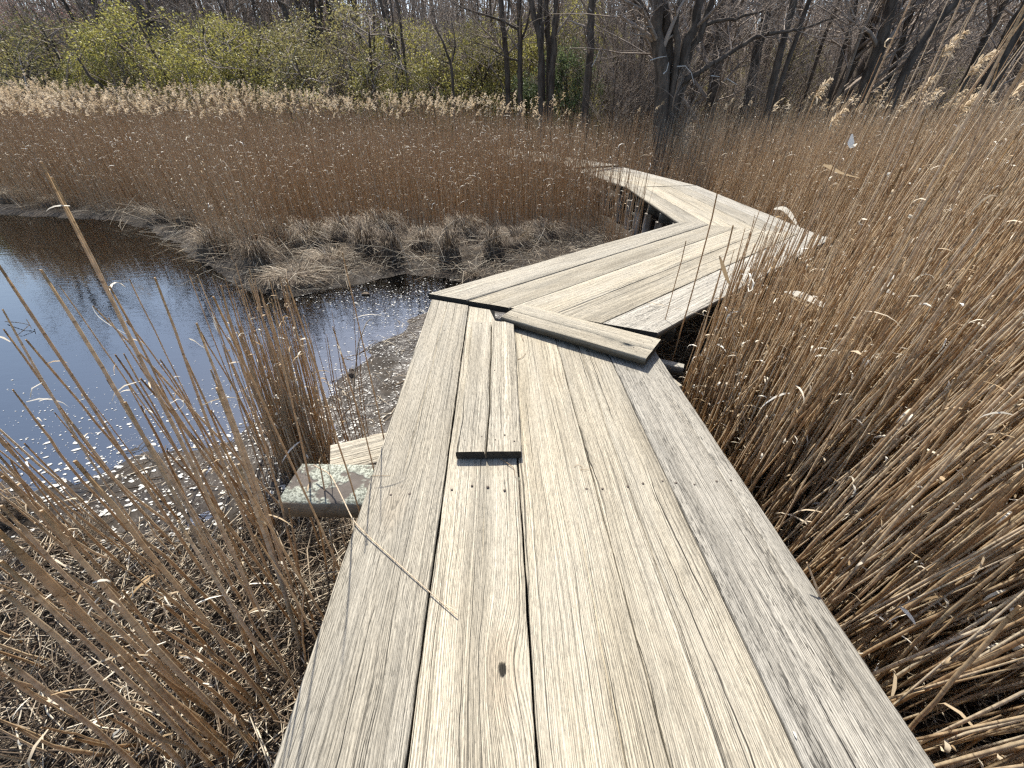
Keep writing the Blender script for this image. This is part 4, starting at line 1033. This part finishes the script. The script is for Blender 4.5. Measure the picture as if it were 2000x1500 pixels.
for px, py, r, h, n, fl, tone, lab in (
        (425, 492, .42, .36, 700, 0.3, .50, 'big dark-sided sedge tussock at the left tip of the tussock row, edging the pond'),
        (470, 470, .50, .34, 700, 0.6, .58, 'broad swirled sedge tussock just behind the left tip of the tussock row'),
        (512, 530, .30, .42, 550, 0.1, .40, 'upright brown sedge tussock left of the flattened straw mat'),
        (575, 548, .55, .15, 520, 0.5, .52, 'flat combed-over mat of pale straw jutting farthest into the pond'),
        (648, 520, .46, .22, 700, 0.7, .52, 'low pale tussock combed to the right behind the straw mat'),
        (610, 486, .46, .36, 700, 0.4, .52, 'round shaggy tussock at the middle of the tussock row, behind the mat'),
        (560, 470, .40, .34, 600, 0.4, .56, 'shaggy tussock one step left of the round middle one'),
        (680, 476, .42, .38, 650, 0.2, .50, 'tussock with loose straw on top right of the round middle one'),
        (722, 500, .32, .46, 600, 0.0, .36, 'dark bushy tussock standing at the water with brush-like sides'),
        (768, 512, .24, .44, 450, 0.0, .26, 'narrow black-sided tussock rising like a post from the shallows'),
        (745, 462, .45, .40, 600, 0.3, .55, 'pale tousled tussock behind the black-sided one'),
        (880, 516, .26, .46, 450, 0.0, .30, 'dark upright tussock near the left edge of the second boardwalk section'),
        (832, 492, .34, .36, 500, 0.3, .48, 'tussock half hidden behind the dark upright pair near the boardwalk'),
        (965, 506, .26, .42, 450, 0.0, .30, 'rightmost dark brush-like tussock before the second boardwalk section'),
        (925, 545, .18, .14, 300, 0.8, .40, 'small low tuft sitting in the shallows closest to the second boardwalk section'),
        (1010, 486, .42, .30, 500, 0.8, .52, 'flattened tussock under the third section, right end of the row'),
        (1060, 470, .42, .30, 450, 0.5, .45, 'sedge hummock in the shade close to the boardwalk piles'),
        (905, 466, .45, .36, 550, 0.4, .50, 'loose straw tussock at the foot of the brown reeds'),
        (372, 438, .40, .30, 450, 0.5, .40, 'dark tussock at the bend of the far shore, left of the row'),
        (318, 432, .40, .26, 450, 0.7, .55, 'low straw hummock on the far shore with fallen stalks over it')):
    p = on(px, py, -0.69); tussock(lab, p[0], p[1], r, h, n, TG, fl, tone)
for px, py, r, h, n, fl, tone, lab in (
        (36, 392, .60, .30, 700, 0.6, .85, 'bleached heap of bent white straw at the left end of the far shore'),
        (118, 402, .50, .22, 500, 0.8, .60, 'grey-brown straw hummock on the far shore right of the white heap')):
    p = on(px, py, -0.69); tussock(lab, p[0], p[1], r, h, n, 'straw heaps on the far shore', fl, tone)
for px, py, r, h, n, fl, tone, lab in (
        (120, 1068, .20, .10, 650, 1.0, .40, 'dark tuft of dead grass on the wet mud among the foam at the left'),
        (12, 1010, .15, .10, 350, 0.8, .36, 'small dark tuft at the left edge above the grass tuft in the foam')):
    p = on(px, py, -0.72); tussock(lab, p[0], p[1], r, h, n, 'dark tufts on the near mud', fl, tone)

# ------------------------------------------------------------------ trees
class Tree:
    def __init__(s, seed): s.r = np.random.default_rng(seed); s.L = {0: [], 1: [], 2: [], 3: [], 4: []}; s.tips = []
    def grow(s, p, d, ln, rad, lvl, maxl, up=0.25, spread=0.75, kids=(9, 6, 6, 5), low=0.25, wob=0.10, rmin=0.0035):
        K = 6; P = [np.array(p, float)]; d = np.array(d, float); d /= np.linalg.norm(d)
        for k in range(K - 1):
            d = d + s.r.normal(0, wob, 3) + np.array([0, 0, up * 0.12]); d /= np.linalg.norm(d)
            P.append(P[-1] + d * ln / (K - 1))
        P = np.array(P); t = np.linspace(0, 1, K)
        s.L[lvl].append((P, np.maximum(rad * (1 - 0.72 * t), rmin)))
        if lvl >= maxl: s.tips.append(P[2:]); return
        for _ in range(kids[lvl]):
            q = s.r.uniform(low, 1.0) * (K - 1); i = min(int(q), K - 2); f = q - i
            b = P[i] * (1 - f) + P[i + 1] * f
            dd = norm(P[i + 1] - P[i]); side = norm(np.cross(dd, s.r.normal(0, 1, 3)))
            nd = dd * (1 - spread * 0.55) + side * spread + np.array([0, 0, up])
            s.grow(b, nd, ln * s.r.uniform(0.32, 0.55) * (1.1 - 0.4 * q / K), max(rad * (1 - 0.7 * q / K) * 0.52, rmin), lvl + 1, maxl, up, spread, kids, 0.15, wob * 1.25, rmin)
    def dome(s, Rd, H):
        for l in s.L:
            for P, r in s.L[l]:
                e = np.sqrt(((P[:, 0] ** 2 + P[:, 1] ** 2) / Rd ** 2 + np.maximum(P[:, 2], 0) ** 2 / H ** 2)); k = np.where(e > 0.9, (0.9 + 0.1 * np.tanh((e - 0.9) * 2.0)) / np.maximum(e, 1e-6), 1)
                P *= k[:, None]
        s.tips = [P[2:] for P, r in s.L[3]] + [P[4:] for P, r in s.L[2]]
        return s
    def parts(s, sides=(9, 6, 4, 3, 3), split=0):
        T, C = Soup(), Soup()
        for l, items in s.L.items():
            if not items: continue
            V, F, idx, al = tubes(np.array([a for a, _ in items]), np.array([b for _, b in items]), sides[l])
            (T if l <= split else C).add(V, F)
        return T, C
    def foliage(s, n, size, jit, sub=0.0):
        tp = np.concatenate(s.tips); i = s.r.integers(0, len(tp), n)
        c = tp[i] + s.r.normal(0, jit, (n, 3))
        if sub > 0:
            keep = vnoise(c[:, 0] * 2.2 + c[:, 2] * 1.3, 3) + vnoise(c[:, 1] * 2.0 - c[:, 2] * 1.9, 4) > sub - 0.8
            c = c[keep]
        n = len(c)
        a = norm(s.r.normal(0, 1, (n, 3))); b = norm(np.cross(a, s.r.normal(0, 1, (n, 3))))
        z = size * s.r.uniform(0.6, 1.3, n)[:, None]
        V = np.stack([c - a * z, c + b * z * 0.5, c + a * z, c - b * z * 0.5], 1).reshape(-1, 3)
        F = np.arange(n * 4).reshape(-1, 4)
        return V, F, np.repeat(s.r.random(n), 4)
def link_copy(root, loc, rz, sc, label=None, group=None):
    r = root.copy(); COL.objects.link(r); r.location = loc; r.rotation_euler = (0, 0, rz); r.scale = (sc, sc, sc)
    if label: r['label'] = label
    if group: r['group'] = group
    for ch in root.children:
        c = ch.copy(); COL.objects.link(c); c.parent = r
    return r
def tree_proto(name, tree, mats, folN=0, folM=None, size=0.05, jit=0.15, sub=0.0, split=0, sides=(9, 6, 4, 3, 3)):
    o = empty(name)
    T, C = tree.parts(sides, split)
    T.make('trunk', M[mats[0]], o)
    if C.n: C.make('branches', M[mats[1]], o)
    if folN:
        V, F, tn = tree.foliage(folN, size, jit, sub)
        build('crown', V, F, M[folM], o, {'tone': tn}, smooth=False)
    return o
def bare(seed, h=11.0, r=0.16, kids=(15, 7, 6, 0), stems=1, lean=0.1):
    t = Tree(seed)
    for k in range(stems):
        a = t.r.uniform(0, 6.283); o_ = np.array([math.cos(a), math.sin(a), 0]) * (0.18 if stems > 1 else 0)
        t.grow(o_ + np.array([0, 0, -0.3]), (o_[0] * lean * 6 + t.r.normal(0, lean * .5), o_[1] * lean * 6 + t.r.normal(0, lean * .5), 1), h * t.r.uniform(.8, 1.1), r, 0, 3, 0.22, 0.8, kids, 0.10, 0.055, 0.0045)
    return t
PR = [tree_proto('bare_tree', bare(1, 11, .15), ('bark', 'twig')), tree_proto('bare_tree', bare(2, 12, .19, lean=.2), ('bark', 'twig')), tree_proto('bare_tree', bare(3, 10, .11, (15, 6, 5, 0), 2), ('bark', 'twig')),
      tree_proto('bare_tree', bare(4, 12, .17, (14, 7, 5, 0), 3, .16), ('bark', 'twig')), tree_proto('bare_tree', bare(5, 9, .08, (16, 6, 5, 0)), ('bark', 'twig'))]
t = Tree(9)
for k in range(9):
    a = k * 0.7 + t.r.uniform(-.2, .2)
    t.grow((math.cos(a) * .35, math.sin(a) * .35, -0.2), (math.cos(a) * .25, math.sin(a) * .25, 1), t.r.uniform(3.5, 6.5), .030, 1, 3, 0.2, 0.7, (0, 10, 7, 0), 0.1, 0.07, 0.004)
PS = tree_proto('sapling_thicket', t, ('bark', 'twig'), split=1)
t = bare(21, 11, .13, (15, 7, 5, 0))
PRED = tree_proto('red_maple', t, ('bark', 'twig'), 5200, 'red_bud', 0.045, 0.14)
used = set()
def put(proto, x, y, rz, sc, label, group):
    z = float(ground_z(x, y))
    if id(proto) not in used:
        used.add(id(proto)); proto.location = (x, y, z); proto.rotation_euler = (0, 0, rz); proto.scale = (sc, sc, sc)
        tag(proto, label, 'thicket' if 'thicket' in proto.name else 'tree', group); return proto
    o = link_copy(proto, (x, y, z), rz, sc, label, group); o['category'] = proto['category']; return o

def in_deck_way(x, y): return deck_dist(np.array([x]), np.array([y]))[0] < 0.8
# the wood behind the reeds: single trees, left to right
tr = np.random.default_rng(5)
cols = np.linspace(-120, 2120, 74)
for row, (Y0, Y1) in enumerate(((29, 36), (38, 50))):
    for k, px in enumerate(cols):
        if (row == 0 and k % 2 and px > 1100) or (row == 1 and k % 3 == 2 and px > 700): continue
        Y = tr.uniform(Y0, Y1)
        if px > 1180 and row == 0: Y = tr.uniform(19, 30)
        x = col_x(px + tr.uniform(-18, 18) + row * 13, Y, 1.5)
        red = (px < 330 and k % 3 == 0) or (880 < px < 1280 and k % 3 == 0 and row == 1)
        if red: put(PRED, x, Y + 4, tr.uniform(0, 6.28), tr.uniform(.85, 1.2), 'bare tree with a dull red haze of buds, behind the other trees', 'red-budded trees in the wood')
        else:
            right = px > 1180
            put(PR[int(tr.integers(0, 5))], x, Y, tr.uniform(0, 6.28), tr.uniform(.8, 1.3), ('dark leafless tree crowding the wood right of the boardwalk\'s line' if right else 'leafless grey tree rising behind the green willow bushes'), ('leafless trees of the right-hand wood' if right else 'leafless trees behind the willows'))
for k in range(36):
    px = tr.uniform(1130, 2150); Y = tr.uniform(18, 31)
    x = col_x(px, Y, 1.5)
    put(PS, x, Y, tr.uniform(0, 6.28), tr.uniform(.7, 1.2), 'thicket of thin leafless saplings between the larger trunks', 'sapling thickets under the trees')
for k in range(20):
    px = tr.uniform(-100, 1130); Y = tr.uniform(27, 34)
    x = col_x(px, Y, 1.5)
    put(PS, x, Y, tr.uniform(0, 6.28), tr.uniform(.8, 1.3), 'leafless brushy thicket behind the willow bushes', 'brushy thickets behind the willows')

def hero_tree(label, Y, stems, kids=7, name='bare_tree', sub=(7, 6), seed=0, up=0.22, spreadb=0.8, dead=()):
    """a tree whose main stems follow the photo at distance Y: stems = [(pixel points, base radius, tip radius)]"""
    T, C = Soup(), Soup(); tt = Tree(seed + 70)
    for si, (pts, r0, r1) in enumerate(stems):
        yo = 0.12 * ((si * 7) % 5 - 2)
        P = [at(px, py, Y + yo + 0.05 * k) for k, (px, py) in enumerate(pts)]
        if si == 0 or pts[0][1] > 170: P[0] = np.array([P[0][0], P[0][1], float(ground_z(P[0][0], P[0][1])) - 0.2])
        d = P[-1] - P[-2]; d = d / np.linalg.norm(d)
        ext = max(0.0, 8.0 - P[-1][2]) if pts[-1][1] <= 10 else 0.0
        if ext: P.append(P[-1] + (d + np.array([0, 0, .25])) * ext * .5); P.append(P[-1] + (d + np.array([0, 0, .4])) * ext * .5)
        P = np.array(P); n = 16
        q = np.linspace(0, len(P) - 1, n); Q = np.stack([np.interp(q, np.arange(len(P)), P[:, k]) for k in range(3)], -1)
        Q[1:-1] = (Q[:-2] + 2 * Q[1:-1] + Q[2:]) / 4
        Q[2:-1] += tt.r.normal(0, r0 * 0.18, (n - 3, 3))
        rad = r0 + (r1 - r0) * np.linspace(0, 1, n); rad[0] *= 1.3 if pts[0][1] > 170 else 1; rad[1] *= 1.08
        V, F, _, _ = tubes(Q[None], rad[None], 10); T.add(V, F)
        for _ in range(kids):
            i = int(tt.r.integers(4, n - 1)); dd = norm(Q[i] - Q[i - 1]); sd = norm(np.cross(dd, tt.r.normal(0, 1, 3)))
            tt.grow(Q[i], dd * .5 + sd * spreadb + np.array([0, 0, up]), tt.r.uniform(0.9, 2.4), rad[i] * .38, 1, 3, up, 0.8, (0, *sub), 0.12, 0.10, 0.0045)
    o = empty(name); tag(o, label, 'tree')
    T.make('trunk', M['bark'], o)
    _, C = tt.parts()
    if C.n: C.make('branches', M['twig'], o)
    for pts, r in dead:
        Q = np.array([at(px, py, Y - 0.5) for px, py in pts])
        V, F, _, _ = tubes(Q[None], (r * np.linspace(1, .5, len(Q)))[None], 6)
        build('dead_branch', V, F, M['dead_bark'], o)
    return o
hero_tree('big spreading tree with many dark stems from one foot, right of centre', 15.0,
          [([(1304, 245), (1296, 170), (1290, 110), (1282, 50), (1278, 0)], .24, .13), ([(1300, 190), (1308, 130), (1306, 70), (1296, 0)], .15, .10), ([(1296, 160), (1285, 90), (1262, 30), (1240, 0)], .12, .07),
           ([(1310, 200), (1330, 120), (1345, 80), (1362, 20), (1366, 0)], .16, .10), ([(1312, 190), (1340, 110), (1372, 55), (1392, 0)], .13, .08), ([(1318, 180), (1325, 100), (1318, 40), (1330, 0)], .10, .06),
           ([(1325, 165), (1372, 136), (1425, 104), (1470, 74), (1500, 66)], .085, .05), ([(1330, 120), (1358, 60), (1390, 42), (1440, 36), (1490, 22)], .07, .03), ([(1500, 66), (1560, 58), (1620, 38)], .045, .02),
           ([(1320, 235), (1330, 190), (1352, 140)], .10, .06)], 6, seed=1,
          dead=[([(1322, 130), (1338, 129), (1350, 142), (1356, 166)], .017), ([(1270, 118), (1288, 112), (1302, 110)], .017), ([(1295, 145), (1302, 138), (1306, 122)], .017), ([(1388, 148), (1405, 150)], .017), ([(1420, 154), (1440, 166)], .017)])
hero_tree('clump of four straight dark stems in front of the small evergreen', 21.0, [([(1060, 212), (1058, 130), (1052, 60), (1036, 0)], .13, .08), ([(1062, 212), (1060, 120), (1056, 50), (1055, 0)], .13, .09), ([(1070, 212), (1073, 130), (1070, 60), (1065, 0)], .13, .09), ([(1072, 212), (1080, 120), (1084, 50), (1088, 0)], .14, .09)], 3, seed=2, sub=(5, 4))
hero_tree('single dark pole-like trunk with a bleached snag, right of the evergreen', 19.0, [([(1148, 206), (1150, 130), (1154, 60), (1158, 0)], .15, .11)], 3, seed=3, sub=(4, 4), dead=[([(1156, 130), (1166, 112), (1172, 96)], .02), ([(1155, 22), (1150, 16)], .018)])
hero_tree('slim grey tree whose side branches reach left over the willows', 22.0, [([(1017, 210), (1016, 120), (1015, 60), (1013, 0)], .12, .08), ([(1016, 120), (985, 110), (950, 90), (915, 80)], .04, .012), ([(1016, 60), (980, 40), (930, 25), (890, 10)], .05, .015), ([(1017, 80), (1028, 55), (1034, 20), (1040, 0)], .05, .03)], 5, seed=4)
hero_tree('leaning slender tree left of the four-stem clump', 23.0, [([(1000, 205), (990, 130), (985, 70), (978, 0)], .13, .09)], 6, seed=5)
hero_tree('thin dark forked stem crossing the large middle willow bush, the left of two', 23.0, [([(782, 190), (770, 110), (757, 60), (742, 0)], .08, .05), ([(776, 145), (768, 90), (768, 40), (762, 0)], .04, .03)], 5, seed=6)
hero_tree('thin dark upright stem crossing the large middle willow bush, the right of two', 23.2, [([(792, 192), (790, 110), (782, 50), (775, 0)], .07, .05)], 5, seed=16)
hero_tree('small crooked tree with forked top standing before the right-hand willows', 20.0, [([(886, 215), (884, 150), (881, 122), (868, 90), (852, 55)], .07, .03), ([(882, 122), (890, 90), (886, 60), (880, 30)], .04, .015), ([(882, 124), (865, 120), (855, 112)], .03, .01)], 4, seed=7)
hero_tree('black crooked tree rising alone behind the left willow bushes', 27.0, [([(290, 130), (288, 70), (280, 40), (262, 0)], .20, .13), ([(287, 62), (268, 48), (250, 40), (235, 45)], .06, .02), ([(288, 50), (300, 40), (320, 36), (345, 35)], .05, .015), ([(285, 45), (292, 28), (290, 0)], .06, .03)], 4, seed=8, sub=(5, 5))
for k, (pts, r, lab) in enumerate((([(580, 112), (570, 60), (556, 20), (545, 0)], .17, 'leftmost dark trunk of the five fanning out behind the dip in the willows'),
        ([(606, 115), (601, 60), (588, 20), (578, 0)], .20, 'second dark trunk from the left of the fan behind the willow dip'),
        ([(616, 118), (612, 60), (608, 0)], .18, 'middle upright dark trunk of the fan behind the willow dip'),
        ([(626, 115), (624, 60), (626, 0)], .16, 'straight dark trunk just right of the middle one in the fan'),
        ([(655, 110), (650, 50), (640, 0)], .15, 'rightmost dark trunk of the fan, above the right end of the willow dip'))):
    hero_tree(lab, 30.0 + 0.4 * k, [(pts, r, r * .65)], 6, seed=50 + k)
for k, (pts, r, Y, lab) in enumerate(((([(1395, 215), (1405, 120), (1422, 50), (1432, 0)]), .17, 19, 'dark trunk just right of the big spreading tree'),
        ([(1505, 238), (1512, 150), (1535, 60), (1550, 0)], .16, 16.5, 'dark straight trunk of the pair at the right of the spreading branches'),
        ([(1512, 235), (1528, 150), (1560, 60), (1580, 0)], .11, 17, 'thinner trunk of the pair at the right of the spreading branches'),
        ([(1465, 190), (1478, 110), (1492, 50), (1500, 0)], .26, 21, 'stout dark trunk behind the tip of the spreading branches'),
        ([(1690, 205), (1706, 120), (1730, 50), (1742, 0)], .30, 19, 'stout dark trunk left of the long leaning one'),
        ([(1735, 195), (1752, 110), (1772, 50), (1786, 0)], .15, 20, 'slimmer dark trunk touching the stout one'),
        ([(1745, 200), (1778, 120), (1822, 50), (1868, 0), (1880, -14)], .19, 18, 'long trunk leaning hard to the right'),
        ([(1870, 195), (1908, 110), (1936, 50), (1965, 0)], .15, 19, 'leaning trunk behind the plumes in the upper right corner'),
        ([(1955, 130), (1980, 60), (2006, 10), (2015, 0)], .30, 17, 'thick dark trunk at the right edge of the wood'),
        ([(1622, 215), (1640, 120), (1662, 50), (1672, 0)], .12, 20, 'thin straight trunk between the pair and the stout trunk'),
        ([(1568, 210), (1590, 130), (1614, 60), (1640, 0)], .10, 22, 'thin grey trunk leaning right behind the lone plume'),
        ([(1220, 205), (1222, 120), (1221, 60), (1220, 0)], .09, 24, 'thin straight trunk left of the big spreading tree'),
        ([(1258, 210), (1250, 150), (1254, 90), (1250, 0)], .11, 22, 'curved trunk partly behind the big spreading tree'))):
    hero_tree(lab, Y, [(pts, r * .78, r * .5)], 7, seed=20 + k)

# ------------------------------------------------------------------ willow bushes and the evergreen
def bush(seed, h, spread, n=11):
    t = Tree(seed)
    for k in range(n):
        a = k * 6.283 / n + t.r.uniform(-.3, .3); q = t.r.uniform(0.15, 1.0)
        t.grow((math.cos(a) * .3, math.sin(a) * .3, -0.2), (math.cos(a) * q * spread, math.sin(a) * q * spread, 1.0), h * t.r.uniform(.75, 1.0) * (1 + 0.15 * q), .055, 1, 3, 0.10, 0.85, (0, 9, 6, 0), 0.12, 0.10, 0.005)
    return t
PB = [tree_proto('willow_bush', bush(31, 4.6, 1.0).dome(2.4, 3.9), ('bark', 'twig'), 26000, 'willow_leaf', 0.030, 0.10, 0.30, 1), tree_proto('willow_bush', bush(32, 4.2, 1.2).dome(2.7, 3.6), ('bark', 'twig'), 25000, 'willow_leaf', 0.030, 0.12, 0.35, 1)]
PO = [tree_proto('budding_bush', bush(33, 4.4, 1.0).dome(2.4, 3.8), ('bark', 'twig'), 17000, 'olive_leaf', 0.028, 0.11, 0.4, 1), tree_proto('budding_bush', bush(34, 4.0, 1.2).dome(2.7, 3.5), ('bark', 'twig'), 17000, 'olive_leaf', 0.028, 0.13, 0.4, 1)]
def proto_top(pr):
    me = [c for c in pr.children if c.name.startswith('crown')][0].data
    a_ = np.empty(len(me.vertices) * 3, np.float32); me.vertices.foreach_get('co', a_); return float(np.percentile(a_[2::3], 97))
TOP = {id(p_): proto_top(p_) for p_ in PB + PO}
def put_bush(pr, px, top, Y, label, group, wide=1.0):
    x = col_x(px, Y, 1.0); z0 = float(ground_z(x, Y)); H = row_z(top, Y) - z0
    sc = H / TOP[id(pr)]
    first = id(pr) not in used
    used.add(id(pr))
    o = pr if first else link_copy(pr, (0, 0, 0), 0, 1)
    o.location = (x, Y, z0); o.rotation_euler = (0, 0, tr.uniform(0, 6.28)); o.scale = (sc * wide, sc * wide, sc)
    tag(o, label, 'bush', group)
for i, (px, top, Y, br, lab) in enumerate(((-70, 62, 27, 0, 'olive willow bush cut off by the left edge'), (40, 60, 25, 1, 'olive-green willow bush, first whole one from the left edge'), (140, 56, 27, 0, 'dull willow bush left of the black crooked tree'),
        (225, 60, 25, 0, 'dark-stemmed willow bush in front of the black crooked tree'), (320, 72, 26, 1, 'willow bush filling the gap left of the brightest one'), (400, 44, 24, 1, 'brightest yellow-green willow bush, tallest on the left'),
        (500, 56, 25, 1, 'bright willow bush joined to the right side of the brightest one'), (580, 85, 26, 0, 'low willow bush in the dip below the fanned trunks'), (655, 62, 26, 0, 'willow bush rising right of the dip'),
        (735, 34, 24, 0, 'large rounded greyish willow bush in the middle'), (830, 66, 25, 1, 'yellow-green bush behind the small crooked tree'), (905, 70, 27, 0, 'dull bush between the crooked tree and the slim grey tree'), (965, 60, 28, 1, 'pale green bush behind the slim grey tree'))):
    put_bush((PB if br else PO)[i % 2], px, top, Y, lab, 'willow bushes behind the reeds', 1.15)
for i, (px, top, Y, lab) in enumerate(((1100, 20, 30, 'tall pale green bush behind the evergreen'), (1035, 90, 26, 'low yellow-green bush left of the evergreen'), (1190, 78, 30, 'faint olive bush right of the pole-like trunk'), (1260, 100, 32, 'faint green bush behind the big spreading tree'), (1480, 85, 30, 'green bush glimpsed between the right-hand trunks'), (1420, 110, 33, 'dim green bush behind the dark trunk'), (1800, 130, 30, 'dim bush low behind the long leaning trunk'), (1620, 150, 28, 'dim low bush right of the trunk pair'))):
    put_bush(PO[i % 2] if i > 1 else PB[i % 2], px, top, Y, lab, 'bushes inside the wood', 1.0)
# evergreen
t = Tree(41); t.grow((0, 0, -0.2), (0, 0, 1), 3.4, .06, 0, 2, -0.02, 0.95, (34, 7, 0, 0), 0.05, 0.03, 0.004)
ev = tree_proto('evergreen_tree', t, ('bark', 'twig'))
V, F, tn = t.foliage(9000, 0.055, 0.10, 0.55)
build('crown', V, F, M['needle'], ev, {'tone': tn}, smooth=False)
x = col_x(1105, 22.5, 1.0); ev.location = (x, 22.5, float(ground_z(x, 22.5))); ev.scale = (1.0, 1.0, (row_z(112, 22.5) + 0.7) / 3.4)
tag(ev, 'small bright green evergreen tree behind the four-stem clump', 'evergreen')
ev2 = link_copy(ev, (col_x(1032, 24, 1.0), 24, float(ground_z(0, 24))), 1.2, 0.9, 'smaller green evergreen left of the four-stem clump')

# ------------------------------------------------------------------ the far wood, one mass
fw = Soup(); n = 3500
x, y = rng.uniform(-95, 95, n), rng.uniform(52, 88, n)
h = rng.uniform(8, 15, n); z = ground_z(x, y)
t = np.linspace(0, 1, 5)[None, :, None]
P = np.stack([x, y, z - .3], -1)[:, None] + np.stack([rng.normal(0, .08, n) * h, rng.normal(0, .08, n) * h, h], -1)[:, None] * t + rng.normal(0, .15, (n, 5, 3)) * t
V, F, _, _ = tubes(P, rng.uniform(.05, .17, n)[:, None] * np.array([[1, .9, .75, .55, .3]]), 5); fw.add(V, F)
m_ = 60000
i = rng.integers(0, n, m_); q = rng.uniform(0.08, .95, m_)
b0 = P[i, 0] * (1 - q[:, None]) + P[i, 4] * q[:, None]
a = rng.uniform(0, 6.283, m_); l = rng.uniform(.6, 2.6, m_)
e = b0 + np.stack([np.cos(a) * l * .7, np.sin(a) * l * .7, l * rng.uniform(.2, 1.1, m_)], -1)
V, F, _, _ = tubes(np.stack([b0, (b0 + e) / 2 + rng.normal(0, .08, (m_, 3)), e], 1), rng.uniform(.012, .03, m_)[:, None] * np.array([[1, .8, .4]]), 3); fw.add(V, F)
tag(fw.make('far_wood', M['twig']), 'distant leafless wood closing the view behind the nearer trees', 'wood', kind='stuff')
